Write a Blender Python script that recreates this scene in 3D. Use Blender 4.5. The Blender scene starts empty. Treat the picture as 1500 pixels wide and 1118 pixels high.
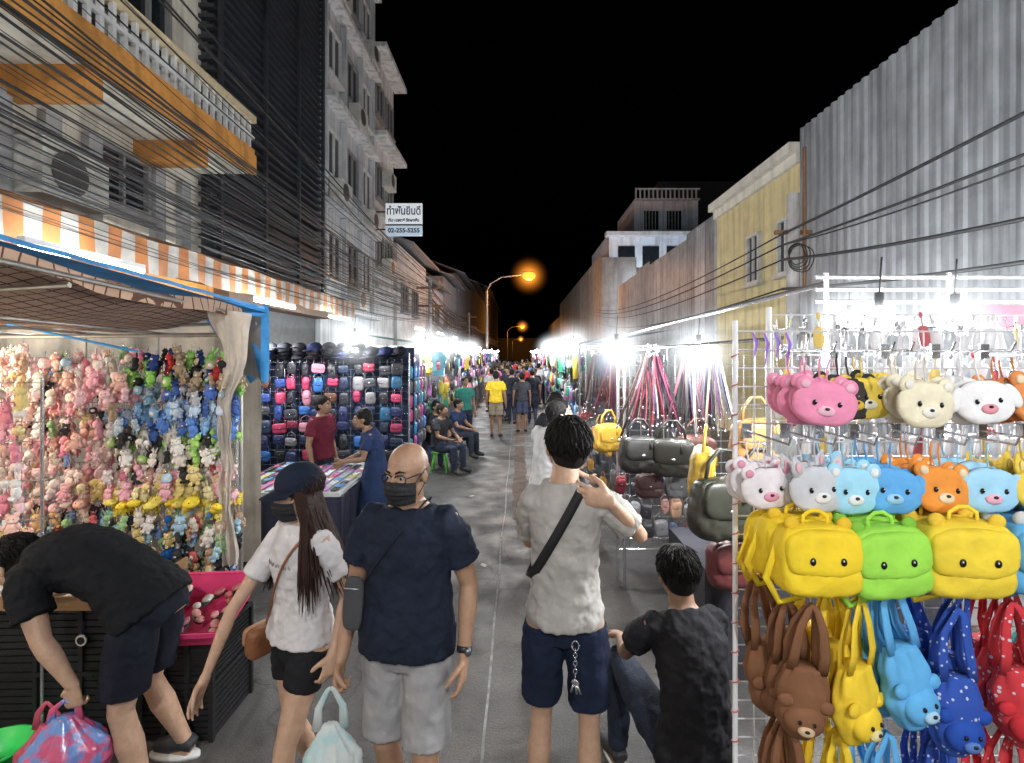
import bpy, math, random
from mathutils import Vector, Matrix, Euler, noise
from mathutils.bvhtree import BVHTree
R=random.Random(7)
sc=bpy.context.scene
COL=sc.collection
rad=math.radians
def V(*a): return Vector(a)
# ---------------------------------------------------------------- materials
MC={}
def mat(name,col,rough=.6,var=.25,scale=6,bump=.15,bscale=40,metal=0,emit=0,ecol=None,stretch=None,col2=None,trans=0,spec=.4,sss=0,sheet=0,c2lo=.45,c2hi=.6,coat=0,streak=0):
    if name in MC: return MC[name]
    m=bpy.data.materials.new(name); m.use_nodes=True; nt=m.node_tree; N=nt.nodes; L=nt.links
    b=N['Principled BSDF']; out=N['Material Output']
    tc=N.new('ShaderNodeTexCoord'); mp=N.new('ShaderNodeMapping'); L.new(tc.outputs['Object'],mp.inputs[0])
    if stretch: mp.inputs['Scale'].default_value=stretch
    n=N.new('ShaderNodeTexNoise'); n.inputs['Scale'].default_value=scale; n.inputs['Detail'].default_value=6; n.inputs['Roughness'].default_value=.6
    L.new(mp.outputs[0],n.inputs['Vector'])
    r=N.new('ShaderNodeValToRGB'); L.new(n.outputs['Fac'],r.inputs[0])
    c=Vector(col); c2=Vector(col2) if col2 else c
    if col2:
        r.color_ramp.elements[0].position=c2lo; r.color_ramp.elements[1].position=c2hi
        r.color_ramp.elements[0].color=(*c,1); r.color_ramp.elements[1].color=(*c2,1)
    else:
        r.color_ramp.elements[0].position=.3; r.color_ramp.elements[1].position=.7
        r.color_ramp.elements[0].color=(*(c*(1-var)),1); r.color_ramp.elements[1].color=(*[min(1,x*(1+var*.4)) for x in c],1)
    last=r.outputs[0]
    def scaleby(last,src,lo,hi,a,b_):
        mr=N.new('ShaderNodeMapRange'); mr.inputs[1].default_value=lo; mr.inputs[2].default_value=hi; mr.inputs['To Min'].default_value=a; mr.inputs['To Max'].default_value=b_; L.new(src,mr.inputs[0])
        mx=N.new('ShaderNodeVectorMath'); mx.operation='SCALE'; L.new(last,mx.inputs[0]); L.new(mr.outputs[0],mx.inputs['Scale']); return mx.outputs[0]
    if sheet:
        sp=N.new('ShaderNodeSeparateXYZ'); L.new(tc.outputs['Object'],sp.inputs[0])
        mu=N.new('ShaderNodeMath'); mu.operation='MULTIPLY'; mu.inputs[1].default_value=1/sheet; L.new(sp.outputs['Y'],mu.inputs[0])
        fl=N.new('ShaderNodeMath'); fl.operation='FLOOR'; L.new(mu.outputs[0],fl.inputs[0])
        wn=N.new('ShaderNodeTexWhiteNoise'); wn.noise_dimensions='1D'; L.new(fl.outputs[0],wn.inputs['W'])
        last=scaleby(last,wn.outputs['Value'],0,1,.68,1.12)
    if streak:
        m2=N.new('ShaderNodeMapping'); m2.inputs['Scale'].default_value=(3.5,3.5,.22); L.new(tc.outputs['Object'],m2.inputs[0])
        n3=N.new('ShaderNodeTexNoise'); n3.inputs['Scale'].default_value=1.6; n3.inputs['Detail'].default_value=7; L.new(m2.outputs[0],n3.inputs['Vector'])
        last=scaleby(last,n3.outputs['Fac'],.48,.66,1,1-streak)
    L.new(last,b.inputs['Base Color'])
    b.inputs['Roughness'].default_value=rough; b.inputs['Metallic'].default_value=metal
    b.inputs['Specular IOR Level'].default_value=spec
    if coat: b.inputs['Coat Weight'].default_value=coat
    if sss:
        b.inputs['Subsurface Weight'].default_value=sss; b.inputs['Subsurface Scale'].default_value=.012
        b.inputs['Subsurface Radius'].default_value=(1,.35,.2)
    if bump:
        n2=N.new('ShaderNodeTexNoise'); n2.inputs['Scale'].default_value=bscale; n2.inputs['Detail'].default_value=4
        L.new(mp.outputs[0],n2.inputs['Vector'])
        bp=N.new('ShaderNodeBump'); bp.inputs['Strength'].default_value=bump; bp.inputs['Distance'].default_value=.02
        L.new(n2.outputs['Fac'],bp.inputs['Height']); L.new(bp.outputs[0],b.inputs['Normal'])
    if emit:
        b.inputs['Emission Color'].default_value=(*(ecol or col),1); b.inputs['Emission Strength'].default_value=emit
        m.cycles.emission_sampling='NONE'
    if trans:
        t=N.new('ShaderNodeBsdfTranslucent'); L.new(last,t.inputs[0])
        ms=N.new('ShaderNodeMixShader'); ms.inputs[0].default_value=trans
        L.new(b.outputs[0],ms.inputs[1]); L.new(t.outputs[0],ms.inputs[2]); L.new(ms.outputs[0],out.inputs[0])
    MC[name]=m; return m
def fabric(col,name=None): 
    return mat(name or 'fabric_%.2f_%.2f_%.2f'%tuple(col),col,.88,.2,9,.22,22,spec=.2)
def plush(col): return mat('plush_%.2f_%.2f_%.2f'%tuple(col),col,.95,.18,14,.28,120,spec=.1)
def softc(col): return mat('softcloth_%.2f_%.2f_%.2f'%tuple(col),col,.8,.15,10,.25,14,spec=.2)
def vinyl(col): return mat('vinyl_%.2f_%.2f_%.2f'%tuple(col),col,.42,.15,8,.12,18,spec=.45)
def metalm(col,name,rough=.35): return mat(name,col,rough,.25,12,.05,60,metal=.85)
def brickwave(name,c1,c2,axis='Y',period=.3,rough=.7,trans=.2):
    if name in MC: return MC[name]
    m=bpy.data.materials.new(name); m.use_nodes=True; nt=m.node_tree;N=nt.nodes;L=nt.links;b=N['Principled BSDF']
    tc=N.new('ShaderNodeTexCoord'); sp=N.new('ShaderNodeSeparateXYZ'); L.new(tc.outputs['Object'],sp.inputs[0])
    mu=N.new('ShaderNodeMath');mu.operation='DIVIDE';mu.inputs[1].default_value=period;L.new(sp.outputs[axis],mu.inputs[0])
    fr=N.new('ShaderNodeMath');fr.operation='FRACT';L.new(mu.outputs[0],fr.inputs[0])
    gt=N.new('ShaderNodeMath');gt.operation='GREATER_THAN';gt.inputs[1].default_value=.5;L.new(fr.outputs[0],gt.inputs[0])
    n=N.new('ShaderNodeTexNoise');n.inputs['Scale'].default_value=3;n.inputs['Detail'].default_value=8;L.new(tc.outputs['Object'],n.inputs[0])
    mx=N.new('ShaderNodeMix');mx.data_type='RGBA';L.new(gt.outputs[0],mx.inputs[0]);mx.inputs[6].default_value=(*c1,1);mx.inputs[7].default_value=(*c2,1)
    mr=N.new('ShaderNodeMapRange');mr.inputs[1].default_value=.35;mr.inputs[2].default_value=.65;mr.inputs[3].default_value=.5;mr.inputs[4].default_value=1;L.new(n.outputs[0],mr.inputs[0])
    vm=N.new('ShaderNodeVectorMath');vm.operation='SCALE';L.new(mx.outputs[2],vm.inputs[0]);L.new(mr.outputs[0],vm.inputs['Scale'])
    L.new(vm.outputs[0],b.inputs['Base Color']);b.inputs['Roughness'].default_value=rough
    t=N.new('ShaderNodeBsdfTranslucent');L.new(vm.outputs[0],t.inputs[0]);ms=N.new('ShaderNodeMixShader');ms.inputs[0].default_value=trans;L.new(b.outputs[0],ms.inputs[1]);L.new(t.outputs[0],ms.inputs[2]);L.new(ms.outputs[0],N['Material Output'].inputs[0])
    MC[name]=m;return m
# ---------------------------------------------------------------- mesh builder
class MB:
    def __init__(s): s.v=[];s.f=[];s.m=[]
    def add(s,vs,fs,mi=0):
        o=len(s.v); s.v+=[tuple(x) for x in vs]; s.f+=[tuple(i+o for i in f) for f in fs]; s.m+=[mi]*len(fs); return s
    def box(s,lo,hi,mi=0,M=None):
        x0,y0,z0=lo;x1,y1,z1=hi
        vs=[V(*p) for p in [(x0,y0,z0),(x1,y0,z0),(x1,y1,z0),(x0,y1,z0),(x0,y0,z1),(x1,y0,z1),(x1,y1,z1),(x0,y1,z1)]]
        if M: vs=[M@p for p in vs]
        return s.add(vs,[(0,3,2,1),(4,5,6,7),(0,1,5,4),(1,2,6,5),(2,3,7,6),(3,0,4,7)],mi)
    def rings(s,rs,mi=0,cap=True,closed=True):
        n=len(rs[0]);vs=[p for r in rs for p in r];fs=[]
        for i in range(len(rs)-1):
            for j in range(n if closed else n-1):
                k=(j+1)%n; fs.append((i*n+j,i*n+k,(i+1)*n+k,(i+1)*n+j))
        if cap: fs.append(tuple(range(n-1,-1,-1))); fs.append(tuple((len(rs)-1)*n+j for j in range(n)))
        return s.add(vs,fs,mi)
    def tube(s,pts,r,n=8,mi=0,cap=True,flat=1.0,up=None):
        pts=[Vector(p) for p in pts]
        if not hasattr(r,'__len__'): r=[r]*len(pts)
        rs=[];pu=None
        for i,p in enumerate(pts):
            t=(pts[min(i+1,len(pts)-1)]-pts[max(i-1,0)])
            if t.length<1e-9: t=V(0,0,1)
            t.normalize()
            if pu is None:
                u=Vector(up) if up is not None else (V(0,0,1) if abs(t.z)<.9 else V(0,1,0))
            else: u=pu
            u=u-t*u.dot(t)
            if u.length<1e-6: u=t.orthogonal()
            u.normalize(); pu=u; w=t.cross(u)
            rs.append([p+(u*math.cos(a)*flat+w*math.sin(a))*r[i] for a in [2*math.pi*j/n for j in range(n)]])
        return s.rings(rs,mi,cap)
    def ell(s,c,r,M=None,nu=14,nv=9,mi=0,p=1.0):
        c=Vector(c);vs=[]
        if not hasattr(r,'__len__'): r=(r,r,r)
        sg=lambda x:math.copysign(abs(x)**p,x)
        for i in range(1,nv):
            a=math.pi*i/nv
            for j in range(nu):
                b=2*math.pi*j/nu
                q=V(sg(math.sin(a))*sg(math.cos(b))*r[0],sg(math.sin(a))*sg(math.sin(b))*r[1],sg(math.cos(a))*r[2])
                if M: q=M@q
                vs.append(c+q)
        t=V(0,0,r[2]);bt=V(0,0,-r[2])
        if M: t=M@t;bt=M@bt
        vs+= [c+t,c+bt];T=len(vs)-2;B=T+1;fs=[]
        for j in range(nu):
            k=(j+1)%nu; fs.append((T,j,k)); fs.append((B,(nv-2)*nu+k,(nv-2)*nu+j))
            for i in range(nv-2): fs.append((i*nu+j,(i+1)*nu+j,(i+1)*nu+k,i*nu+k))
        return s.add(vs,fs,mi)
    def grid(s,fn,nu,nv,mi=0):
        vs=[fn(i/nu,j/nv) for j in range(nv+1) for i in range(nu+1)]
        fs=[(j*(nu+1)+i,j*(nu+1)+i+1,(j+1)*(nu+1)+i+1,(j+1)*(nu+1)+i) for j in range(nv) for i in range(nu)]
        return s.add(vs,fs,mi)
    def mesh(s,name,mats,smooth=False):
        me=bpy.data.meshes.new(name); me.from_pydata(s.v,[],s.f)
        for m in (mats if isinstance(mats,(list,tuple)) else [mats]): me.materials.append(m)
        me.polygons.foreach_set('material_index',s.m)
        if smooth: me.polygons.foreach_set('use_smooth',[True]*len(s.f))
        me.update(); return me
def ob(name,me,parent=None,loc=(0,0,0),rot=(0,0,0),label=None,cat=None,group=None,kind=None,scale=None):
    o=bpy.data.objects.new(name,me); COL.objects.link(o)
    o.location=loc;o.rotation_euler=rot
    if scale is not None: o.scale=scale if hasattr(scale,'__len__') else (scale,)*3
    if parent: o.parent=parent
    if label:o['label']=label
    if cat:o['category']=cat
    if group:o['group']=group
    if kind:o['kind']=kind
    return o
class Proto:
    def __init__(s,name,root,parts=()): s.name=name;s.root=root;s.parts=parts
def inst(p,label,cat,loc,rot=(0,0,0),scale=None,group=None,over=None,name=None):
    o=ob(name or p.name,p.root,None,loc,rot,label,cat,group,None,scale)
    for q in p.parts:
        c=ob(q[0],q[1],o)
        if len(q)>2: c.location=q[2]
    return o
def TM_(loc,rot,s): return Matrix.Translation(loc)@Euler(rot).to_matrix().to_4x4()@Matrix.Scale(s,4)
def bake(name,items,label,cat):
    """many tiny far goods joined into one 'stuff' object"""
    c=MB();mats=[];ix={}
    for me,M in items:
        mm=[]
        for m in me.materials:
            if m.name not in ix: ix[m.name]=len(mats);mats.append(m)
            mm.append(ix[m.name])
        o=len(c.v);c.v+=[tuple(M@v.co) for v in me.vertices]
        for p in me.polygons: c.f.append(tuple(i+o for i in p.vertices));c.m.append(mm[p.material_index])
    return ob(name,c.mesh(name,mats,True),label=label,cat=cat,kind='stuff')
def remesh(mb,mats,voxel,it=4,disp=0,dscale=.12,name='m'):
    me=mb.mesh(name,mats); o=bpy.data.objects.new('tmp',me); COL.objects.link(o)
    m=o.modifiers.new('r','REMESH');m.mode='VOXEL';m.voxel_size=voxel
    m=o.modifiers.new('s','SMOOTH');m.factor=.5;m.iterations=it
    if disp:
        t=bpy.data.textures.new('w','CLOUDS');t.noise_scale=dscale;t.noise_depth=2
        m=o.modifiers.new('d','DISPLACE');m.texture=t;m.strength=disp;m.mid_level=.42;m.texture_coords='LOCAL'
    dg=bpy.context.evaluated_depsgraph_get()
    r=bpy.data.meshes.new_from_object(o.evaluated_get(dg)); r.name=name
    bpy.data.objects.remove(o); bpy.data.meshes.remove(me)
    r.materials.clear()
    for x in (mats if isinstance(mats,list) else [mats]): r.materials.append(x)
    r.polygons.foreach_set('material_index',[0]*len(r.polygons))
    r.polygons.foreach_set('use_smooth',[True]*len(r.polygons)); return r
# ---------------------------------------------------------------- people
def lerp(a,b,t): return a+(b-a)*t
SKIN=lambda c,n: mat(n,c,.48,.16,30,.12,160,sss=.12,spec=.4)
skinA=SKIN((.42,.24,.155),'skin_tan');skinB=SKIN((.50,.31,.21),'skin_light');skinC=SKIN((.26,.145,.09),'skin_brown')
hairM=mat('black_hair',(.009,.008,.007),.6,.3,30,.5,260,spec=.2)
hairB=mat('dark_brown_hair',(.035,.014,.009),.5,.3,30,.5,260,spec=.3)
DEF=dict(pelvis=(0,0,.93),ctrl=(0,.015,1.2),neck=(0,.01,1.47),head=(0,-.02,1.605),
 shL=(.175,.01,1.405),shR=(-.175,.01,1.405),elL=(.235,.03,1.12),elR=(-.235,.03,1.12),wrL=(.25,-.04,.87),wrR=(-.25,-.04,.87),
 hipL=(.088,0,.89),hipR=(-.088,0,.89),knL=(.098,-.02,.48),knR=(-.098,-.02,.48),anL=(.1,.03,.085),anR=(-.1,.03,.085))
def hand(mb,w,d,t,pn,curl=.5,s=1.,voxel=.005):
    d=d.normalized();t=(t-d*t.dot(d)).normalized();n=d.cross(t)
    if n.dot(pn)<0:n=-n
    rs=[]
    for q,a,b in [(-.012,.027,.022),(.015,.031,.02),(.045,.039,.018),(.075,.041,.016),(.092,.037,.013)]:
        rs.append([w+d*q*s+(t*math.cos(k)*a+n*math.sin(k)*b)*s for k in [2*math.pi*j/12 for j in range(12)]])
    mb.rings(rs)
    for k in range(4):
        p=w+(d*(.082-.004*abs(k-1))+t*(.030-.0205*k))*s; L=[.072,.081,.075,.058][k]*s; pts=[p];ang=curl*(.35+.08*k)
        sp=(1.2-k)*.06
        for sg in (.46,.3,.24):
            p=p+(d*math.cos(ang)+n*math.sin(ang)+t*sp).normalized()*L*sg;pts.append(p);ang+=curl*.9
        mb.tube(pts,[.0098*s,.0088*s,.0082*s,.0068*s],8); mb.ell(pts[-1],.0068*s,nu=8,nv=5)
    p=w+(d*.025+t*.026)*s; q=p+(d*.55+t*.65+n*.35).normalized()*.04*s; r2=q+(d*.8+t*.25+n*(.3+curl*.5)).normalized()*.034*s; r3=r2+(d*.8+n*(.2+curl*.6)).normalized()*.024*s
    mb.tube([p,q,r2,r3],[.0155*s,.0125*s,.0105*s,.008*s],8);mb.ell(r3,.008*s,nu=8,nv=5)
def person(label,loc,heading,H=1.72,J={},JW={},build=1.,belly=0,skin=skinA,shirt=None,pants=None,shoe=None,hair=hairM,hairkind='short',
  sleeve=.62,hem=-.02,leg=.8,head=(0,0,0),hands=('side','side'),curl=(.5,.5),voxel=.006,face=True,extras=None,female=False,dress=False):
    s=H/1.72;Rz=Matrix.Rotation(heading,3,'Z');Ri=Rz.transposed();loc=Vector(loc)
    j={k:Vector(v)*s for k,v in DEF.items()}
    for k,v in J.items(): j[k]=Vector(v)*s
    for k,v in JW.items(): j[k]=Ri@(Vector(v)-loc)
    P0,P1,P2=j['pelvis'],j['ctrl'],j['neck']
    def sp(t):
        if t<0: return P0+(P1-P0).normalized()*t*.54*s
        if t>1: return P2+(P2-P1).normalized()*(t-1)*.54*s
        return P0*(1-t)**2+P1*2*t*(1-t)+P2*t*t
    def tan(t):
        return (sp(t+.02)-sp(t-.02)).normalized()
    hl=(j['hipL']-j['hipR']).normalized();sl=(j['shL']-j['shR']).normalized()
    def ring(t,a,b,fw=0,n=28):
        c=sp(t);T=tan(t);l=(hl*(1-min(1,max(0,t)))+sl*min(1,max(0,t)));l=(l-T*l.dot(T)).normalized();f=T.cross(l);
        if f.dot(V(0,-1,0) if abs(T.z)>.4 else V(0,-.3,-1))<0:f=-f
        c=c+f*fw
        return [c+l*math.copysign(abs(math.cos(k))**.88,math.cos(k))*a+f*math.copysign(abs(math.sin(k))**.88,math.sin(k))*b for k in [2*math.pi*i/n for i in range(n)]]
    fb=.9 if female else 1
    TS=[(-.2,.10,.09,0),(-.1,.145,.104,0),(0,.158,.113,-.005),(.1,.152,.107,0),(.27,.135*fb,.096,0),(.42,.142*fb,.100,.004),(.62,.157*fb,.110,.006),(.76,.166*fb,.110,.004),(.88,.150*fb,.09,0),(.96,.095,.07,0),(1.03,.060,.058,0)]
    def tor(infl,t0,t1,flare=0):
        rs=[]
        def at(t):
            for i in range(len(TS)-1):
                if TS[i][0]<=t<=TS[i+1][0]:
                    u=(t-TS[i][0])/(TS[i+1][0]-TS[i][0]);return [lerp(TS[i][q],TS[i+1][q],u) for q in (1,2,3)]
            return TS[0][1:] if t<TS[0][0] else TS[-1][1:]
        n=16
        for i in range(n+1):
            t=lerp(t0,t1,i/n);a,b,f=at(t)
            g=math.exp(-((t-.22)/.22)**2)*belly
            if infl>.01 and t<.6: a=max(a,.147*fb+(.6-t)*.010)
            fl=flare*max(0,1-max(0,t+.05)/.3)
            rs.append(ring(t,(a*build+g*.5+infl+fl)*s,(b*(1+(build-1)*.8)+g*.6+infl+fl)*s,(f+g*.75)*s))
        return rs
    hx,hy,hz=head;HM=(Euler((hx,hy,hz)).to_matrix());hc=j['head']
    hp=lambda x,y,z: hc+HM@(V(x,-y,z)*s)
    body=MB(); body.rings(tor(0,-.2,1.03))
    body.tube([sp(.93),sp(1.02),hp(0,-.02,-.05),hp(0,-.015,0)],[.068*s,(.057 if not female else .049)*s,(.055 if not female else .046)*s,.055*s],16)
    HH=HM
    def e(x,y,z,a,b,c,**k): body.ell(hp(x,y,z),(a*s,b*s,c*s),HH,**k)
    e(0,-.012,.03,.077,.096,.088,nu=20,nv=12);e(0,.022,-.018,.064,.072,.085,nu=20,nv=12);e(0,.04,-.078,.04,.044,.032)
    e(0,.012,-.06,.058,.055,.045)
    if face:
        e(0,.098,-.02,.011,.016,.026,nu=10,nv=8);e(0,.105,-.035,.015,.015,.011,nu=10,nv=8)
        e(0,.083,.022,.05,.014,.012);e(.03,.075,-.03,.02,.02,.018);e(-.03,.075,-.03,.02,.02,.018)
        e(0,.083,-.062,.024,.014,.008);e(0,.081,-.074,.02,.013,.007)
    for sx in (1,-1): e(.079*sx,-.008,-.01,.01,.02,.032,nu=10,nv=8)
    for S in 'LR':
        sh,el,wr=j['sh'+S],j['el'+S],j['wr'+S];b2=1+(build-1)*.8
        if female:b2*=.85
        inn=sp(.8)
        body.tube([lerp(inn,sh,.45),sh,lerp(sh,el,.35),lerp(sh,el,.75),el,lerp(el,wr,.25),lerp(el,wr,.7),wr],[.056*s*b2,.057*s*b2,.049*s*b2,.042*s*b2,.037*s*b2,.040*s*b2,.030*s*b2,.0245*s*b2],14)
        d=(wr-el);k=hands[0] if S=='L' else hands[1]; sx=1 if S=='L' else -1
        cr=curl[0] if S=='L' else curl[1]
        if k=='side': hand(body,wr,d.normalized()+V(0,-.05,-.3),V(0,-1,0),V(-sx,0,0),cr,s)
        else:
            dd,tt,pp=k; hand(body,wr,Ri@Vector(dd),Ri@Vector(tt),Ri@Vector(pp),cr,s)
        h,kn,an=j['hip'+S],j['kn'+S],j['an'+S];lb=1+(build-1)*.5
        body.tube([h+(h-kn).normalized()*.02,lerp(h,kn,.2),lerp(h,kn,.55),lerp(h,kn,.88),kn,lerp(kn,an,.15),lerp(kn,an,.35),lerp(kn,an,.7),an,an-V(0,0,.03*s)],[x*s*lb for x in (.080,.082,.068,.055,.051,.05,.056,.042,.034,.036)],16)
        ft=j.get('toe'+S,None)
        f=(Vector(ft)-an) if ft is not None else V(sx*.03,-.17,-.05)*s
        body.tube([an+V(0,.03,-.04)*s,an+f*.35+V(0,0,-.02*s),an+f],[.035*s,.036*s,.026*s],10)
    vx=voxel
    root=ob('person',remesh(body,skin,vx,3,name='person_body'),None,loc,(0,0,heading),label,'person')
    def child(name,me,lab=None,par=root):
        return ob(name,me,par,label=lab)
    if shirt:
        c=MB();tr=tor(.018,hem,.985,.018);c.rings(tr)
        for S in 'LR':
            sh,el,wr=j['sh'+S],j['el'+S],j['wr'+S];b2=(1+(build-1)*.8)*(.88 if female else 1);inn=sp(.78)
            pts=[lerp(inn,sh,.35),lerp(inn,sh,.95)];rr=[.076*s*b2,.077*s*b2]
            for q in (.3,.6,1.) :
                if sleeve<=1: pts.append(lerp(sh,el,q*sleeve));rr.append((.070+.003*q)*s*b2)
            if sleeve>1:
                pts+=[lerp(sh,el,.6),el,lerp(el,wr,.5),lerp(el,wr,.93)];rr+=[.066*s*b2,.056*s*b2,.05*s*b2,.042*s*b2]
            c.tube(pts,rr,16)
        child('shirt',remesh(c,shirt,max(vx*1.2,.0072),3,.024*s,.05,name='shirt'))
    c=MB();c.rings(tor(.008,-.2,.06))
    for S in 'LR':
        h,kn,an=j['hip'+S],j['kn'+S],j['an'+S];lb=1+(build-1)*.5
        pts=[h+(h-kn).normalized()*.0,lerp(h,kn,.25)];rr=[.088*s*lb,.1*s*lb]
        if leg<=1: pts+=[lerp(h,kn,leg*.6),lerp(h,kn,leg)];rr+=[.096*s*lb,(.096 if leg>.5 else .090)*s*lb]
        else: pts+=[lerp(h,kn,.7),kn,lerp(kn,an,.4),lerp(kn,an,.95)];rr+=[.082*s*lb,.067*s*lb,.064*s*lb,.052*s*lb]
        c.tube(pts,rr,18)
    child('trousers' if leg>1 else 'shorts',remesh(c,pants,max(vx*1.25,.0075),4,.018*s,.07,name='shorts'))
    if dress:
        c=MB();
        c.rings([ring(t,(.17+w)*s,(.13+w)*s) for t,w in [(.3,-.02),(0,.02),(-.3,.04),(-.7,.06),(-1.0,.07)]]);child('skirt',remesh(c,shirt,.012,4,.02,.1,name='skirt'))
    sm=shoe or mat('shoe_black',(.03,.03,.032),.6)
    for S in 'LR':
        an=j['an'+S];sx=1 if S=='L' else -1;ft=j.get('toe'+S,None);f=(Vector(ft)-an) if ft is not None else V(sx*.03,-.17,-.05)*s
        c=MB();c.tube([an+V(0,.045,-.02)*s,an+V(0,.0,.0)*s,an+f*.5+V(0,0,.0*s),an+f+V(0,0,.004*s)],[.038*s,.046*s,.046*s,.032*s],12)
        sh_=child('shoe',remesh(c,sm,.009,3,name='shoe'))
        if vx<.008:
            c=MB();rs=[]
            for z in (-.085,-.062):
                rs.append([an+V(math.cos(t)*.044,-.055+math.sin(t)*.13,z+.005)*s for t in [2*math.pi*i/20 for i in range(20)]])
            if abs(an.z-.085*s)<.02: c.rings(rs);ob('shoe_sole',c.mesh('sole',mat('sole_white',(.6,.6,.58),.6),True),sh_)
    if hairkind in('short','long'):
        c=MB()
        c.ell(hp(0,-.024,.04),(.087*s,.101*s,.092*s),HM,20,14)
        c.ell(hp(0,-.045,-.015),(.076*s,.07*s,.075*s),HM,18,12)
        for k in range(520 if voxel<.008 else 60):
            a=R.uniform(0,2*math.pi);q=R.uniform(-.3,1)
            d=V(math.sin(a)*math.sqrt(1-q*q),math.cos(a)*math.sqrt(1-q*q),q)
            if d.y>.55 and q<.35: continue
            p0=V(d.x*.083,-.024+d.y*.097,.04+d.z*.089);tg=V(d.x*.4+R.uniform(-.25,.25),d.y*.4+(.5 if d.y>0.3 else -.1),-.7+R.uniform(-.3,.3));L=R.uniform(.03,.06)
            tg=tg-d*tg.dot(d)*.9;tg.normalize()
            p1=p0+tg*L*.5+d*.006;p2=p0+tg*L+d*.002
            c.tube([hp(p0.x,p0.y,p0.z),hp(p1.x,p1.y,p1.z),hp(p2.x,p2.y,p2.z)],[.005*s,.004*s,.0012*s],5)
        if voxel<.008: child('hair',c.mesh('hair',hair,True))
        else: child('hair',remesh(c,hair,vx*.8,1,.006,.02,name='hair'))
    if hairkind=='long':
        c=MB()
        for k in range(230):
            a=R.uniform(.45*math.pi,1.55*math.pi) if k>90 else R.choice([R.uniform(.36*math.pi,.55*math.pi),R.uniform(1.45*math.pi,1.64*math.pi)])
            x=math.sin(a)*.08;y=math.cos(a)*.09-.01
            ln=R.uniform(.22,.36)
            base=hp(x,y,.03);w=R.uniform(-.012,.012)
            pts=[base,hp(x*1.12,y*1.05,-.06),hp(x*1.2+w,y*1.1,-.12)]
            out=V(x,-y,0).normalized()*(.05+.06*abs(x)/.08)*s
            p=pts[-1]
            for q in range(4):
                p=p+V(out.x*.22+R.uniform(-.005,.005),out.y*.22-(.012 if k<=90 else -.012)+R.uniform(-.004,.004),-ln/4);pts.append(p)
            c.tube(pts,[.009,.008,.007,.0065,.0055,.004,.001],5)
        child('long_hair',c.mesh('long_hair',hair,True))
    if hairkind=='stubble':
        c=MB();c.ell(hp(0,-.03,.0),(.0775*s,.082*s,.06*s),HM,20,12);child('cropped_hair',c.mesh('crop',mat('stubble',(.16,.10,.07),.8,.3,60),True))
    if face:
        for sx in (1,-1):
            c=MB();c.ell(hp(.031*sx,.079,.0),(.013*s,.011*s,.0085*s),HM,12,8,0);c.ell(hp(.031*sx,.0875,.0),(.0058*s,.004*s,.006*s),HM,10,6,1)
            child('eye',c.mesh('eye',[mat('eye_white',(.5,.48,.45),.2,.05,5,0),mat('iris',(.015,.01,.008),.15,0,5,0)],True))
            c=MB();c.tube([hp(.012*sx,.096,.022),hp(.03*sx,.094,.029),hp(.05*sx,.08,.024)],[.004*s,.0045*s,.002*s],6)
            child('eyebrow',c.mesh('brow',hairM,True))
    ctx=dict(root=root,j=j,hp=hp,sp=sp,HM=HM,s=s,child=child,tor=tor,Ri=Ri,loc=loc,ring=ring)
    if extras: extras(ctx)
    return ctx
def strap(ctx,a_pt,b_pt,width=.02,mt=None,name='bag_strap',off=.006,infl=.024):
    c=MB();c.rings(ctx['tor'](infl,-.1,1.03,.018));bv=BVHTree.FromPolygons([Vector(v) for v in c.v],c.f)
    a=Vector(a_pt);b=Vector(b_pt);C=(a+b)/2;C.y=ctx['sp'](.6).y;u=(a-b).normalized();w=V(0,-1,0);w=(w-u*w.dot(u)).normalized()
    pts=[]
    for k in range(49):
        t=2*math.pi*k/48;d=u*math.cos(t)*1.0+w*math.sin(t)*.8;d.normalize()
        h=bv.ray_cast(C+d*.8,-d)
        pts.append((h[0]+d*off) if h[0] else C+d*.25)
    sm=[ (pts[(i-1)%48]+pts[i%48]*2+pts[(i+1)%48])/4 for i in range(49)]
    nrm=u.cross(w).normalized()
    c=MB();rs=[]
    for p in sm:
        d=(p-C).normalized();rs.append([p+nrm*width-d*.002,p+nrm*width+d*.002,p-nrm*width+d*.002,p-nrm*width-d*.002])
    c.rings(rs,cap=False);return ctx['child'](name,c.mesh(name,mt,True))
def mask(ctx,m):
    hp=ctx['hp'];c=MB()
    def fn(u,v):
        az=(u-.5)*2*1.25;z=lerp(-.006,-.112,v)
        bul=math.cos(az)**2
        wx=.073-.018*max(0,v-.45)
        zz=z+(1-bul)*(.004 if v>.5 else -.018)*1.0
        return hp(math.sin(az)*wx*1.02,.012+math.cos(az)*(.1-.022*max(0,v-.6)*2)+.012*bul*math.exp(-((v-.3)/.3)**2)+.0015*math.sin(v*30),zz)
    c.grid(fn,20,20);me=c.mesh('mask',m,True)
    ctx['child']('face_mask',me)
    for sx in (1,-1):
        c=MB();c.tube([hp(.069*sx,.045,-.025),hp(.081*sx,.005,.012),hp(.085*sx,-.015,.02),hp(.084*sx,-.02,-.02),hp(.07*sx,.03,-.08)],.0017,5);ctx['child']('ear_loop',c.mesh('loop',m,True))
blackM=mat('mask_black',(.014,.014,.016),.75,.2,20,.25,120)
black=mat('black_leather',(.015,.015,.017),.45,.3,20,.2,80)
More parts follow.
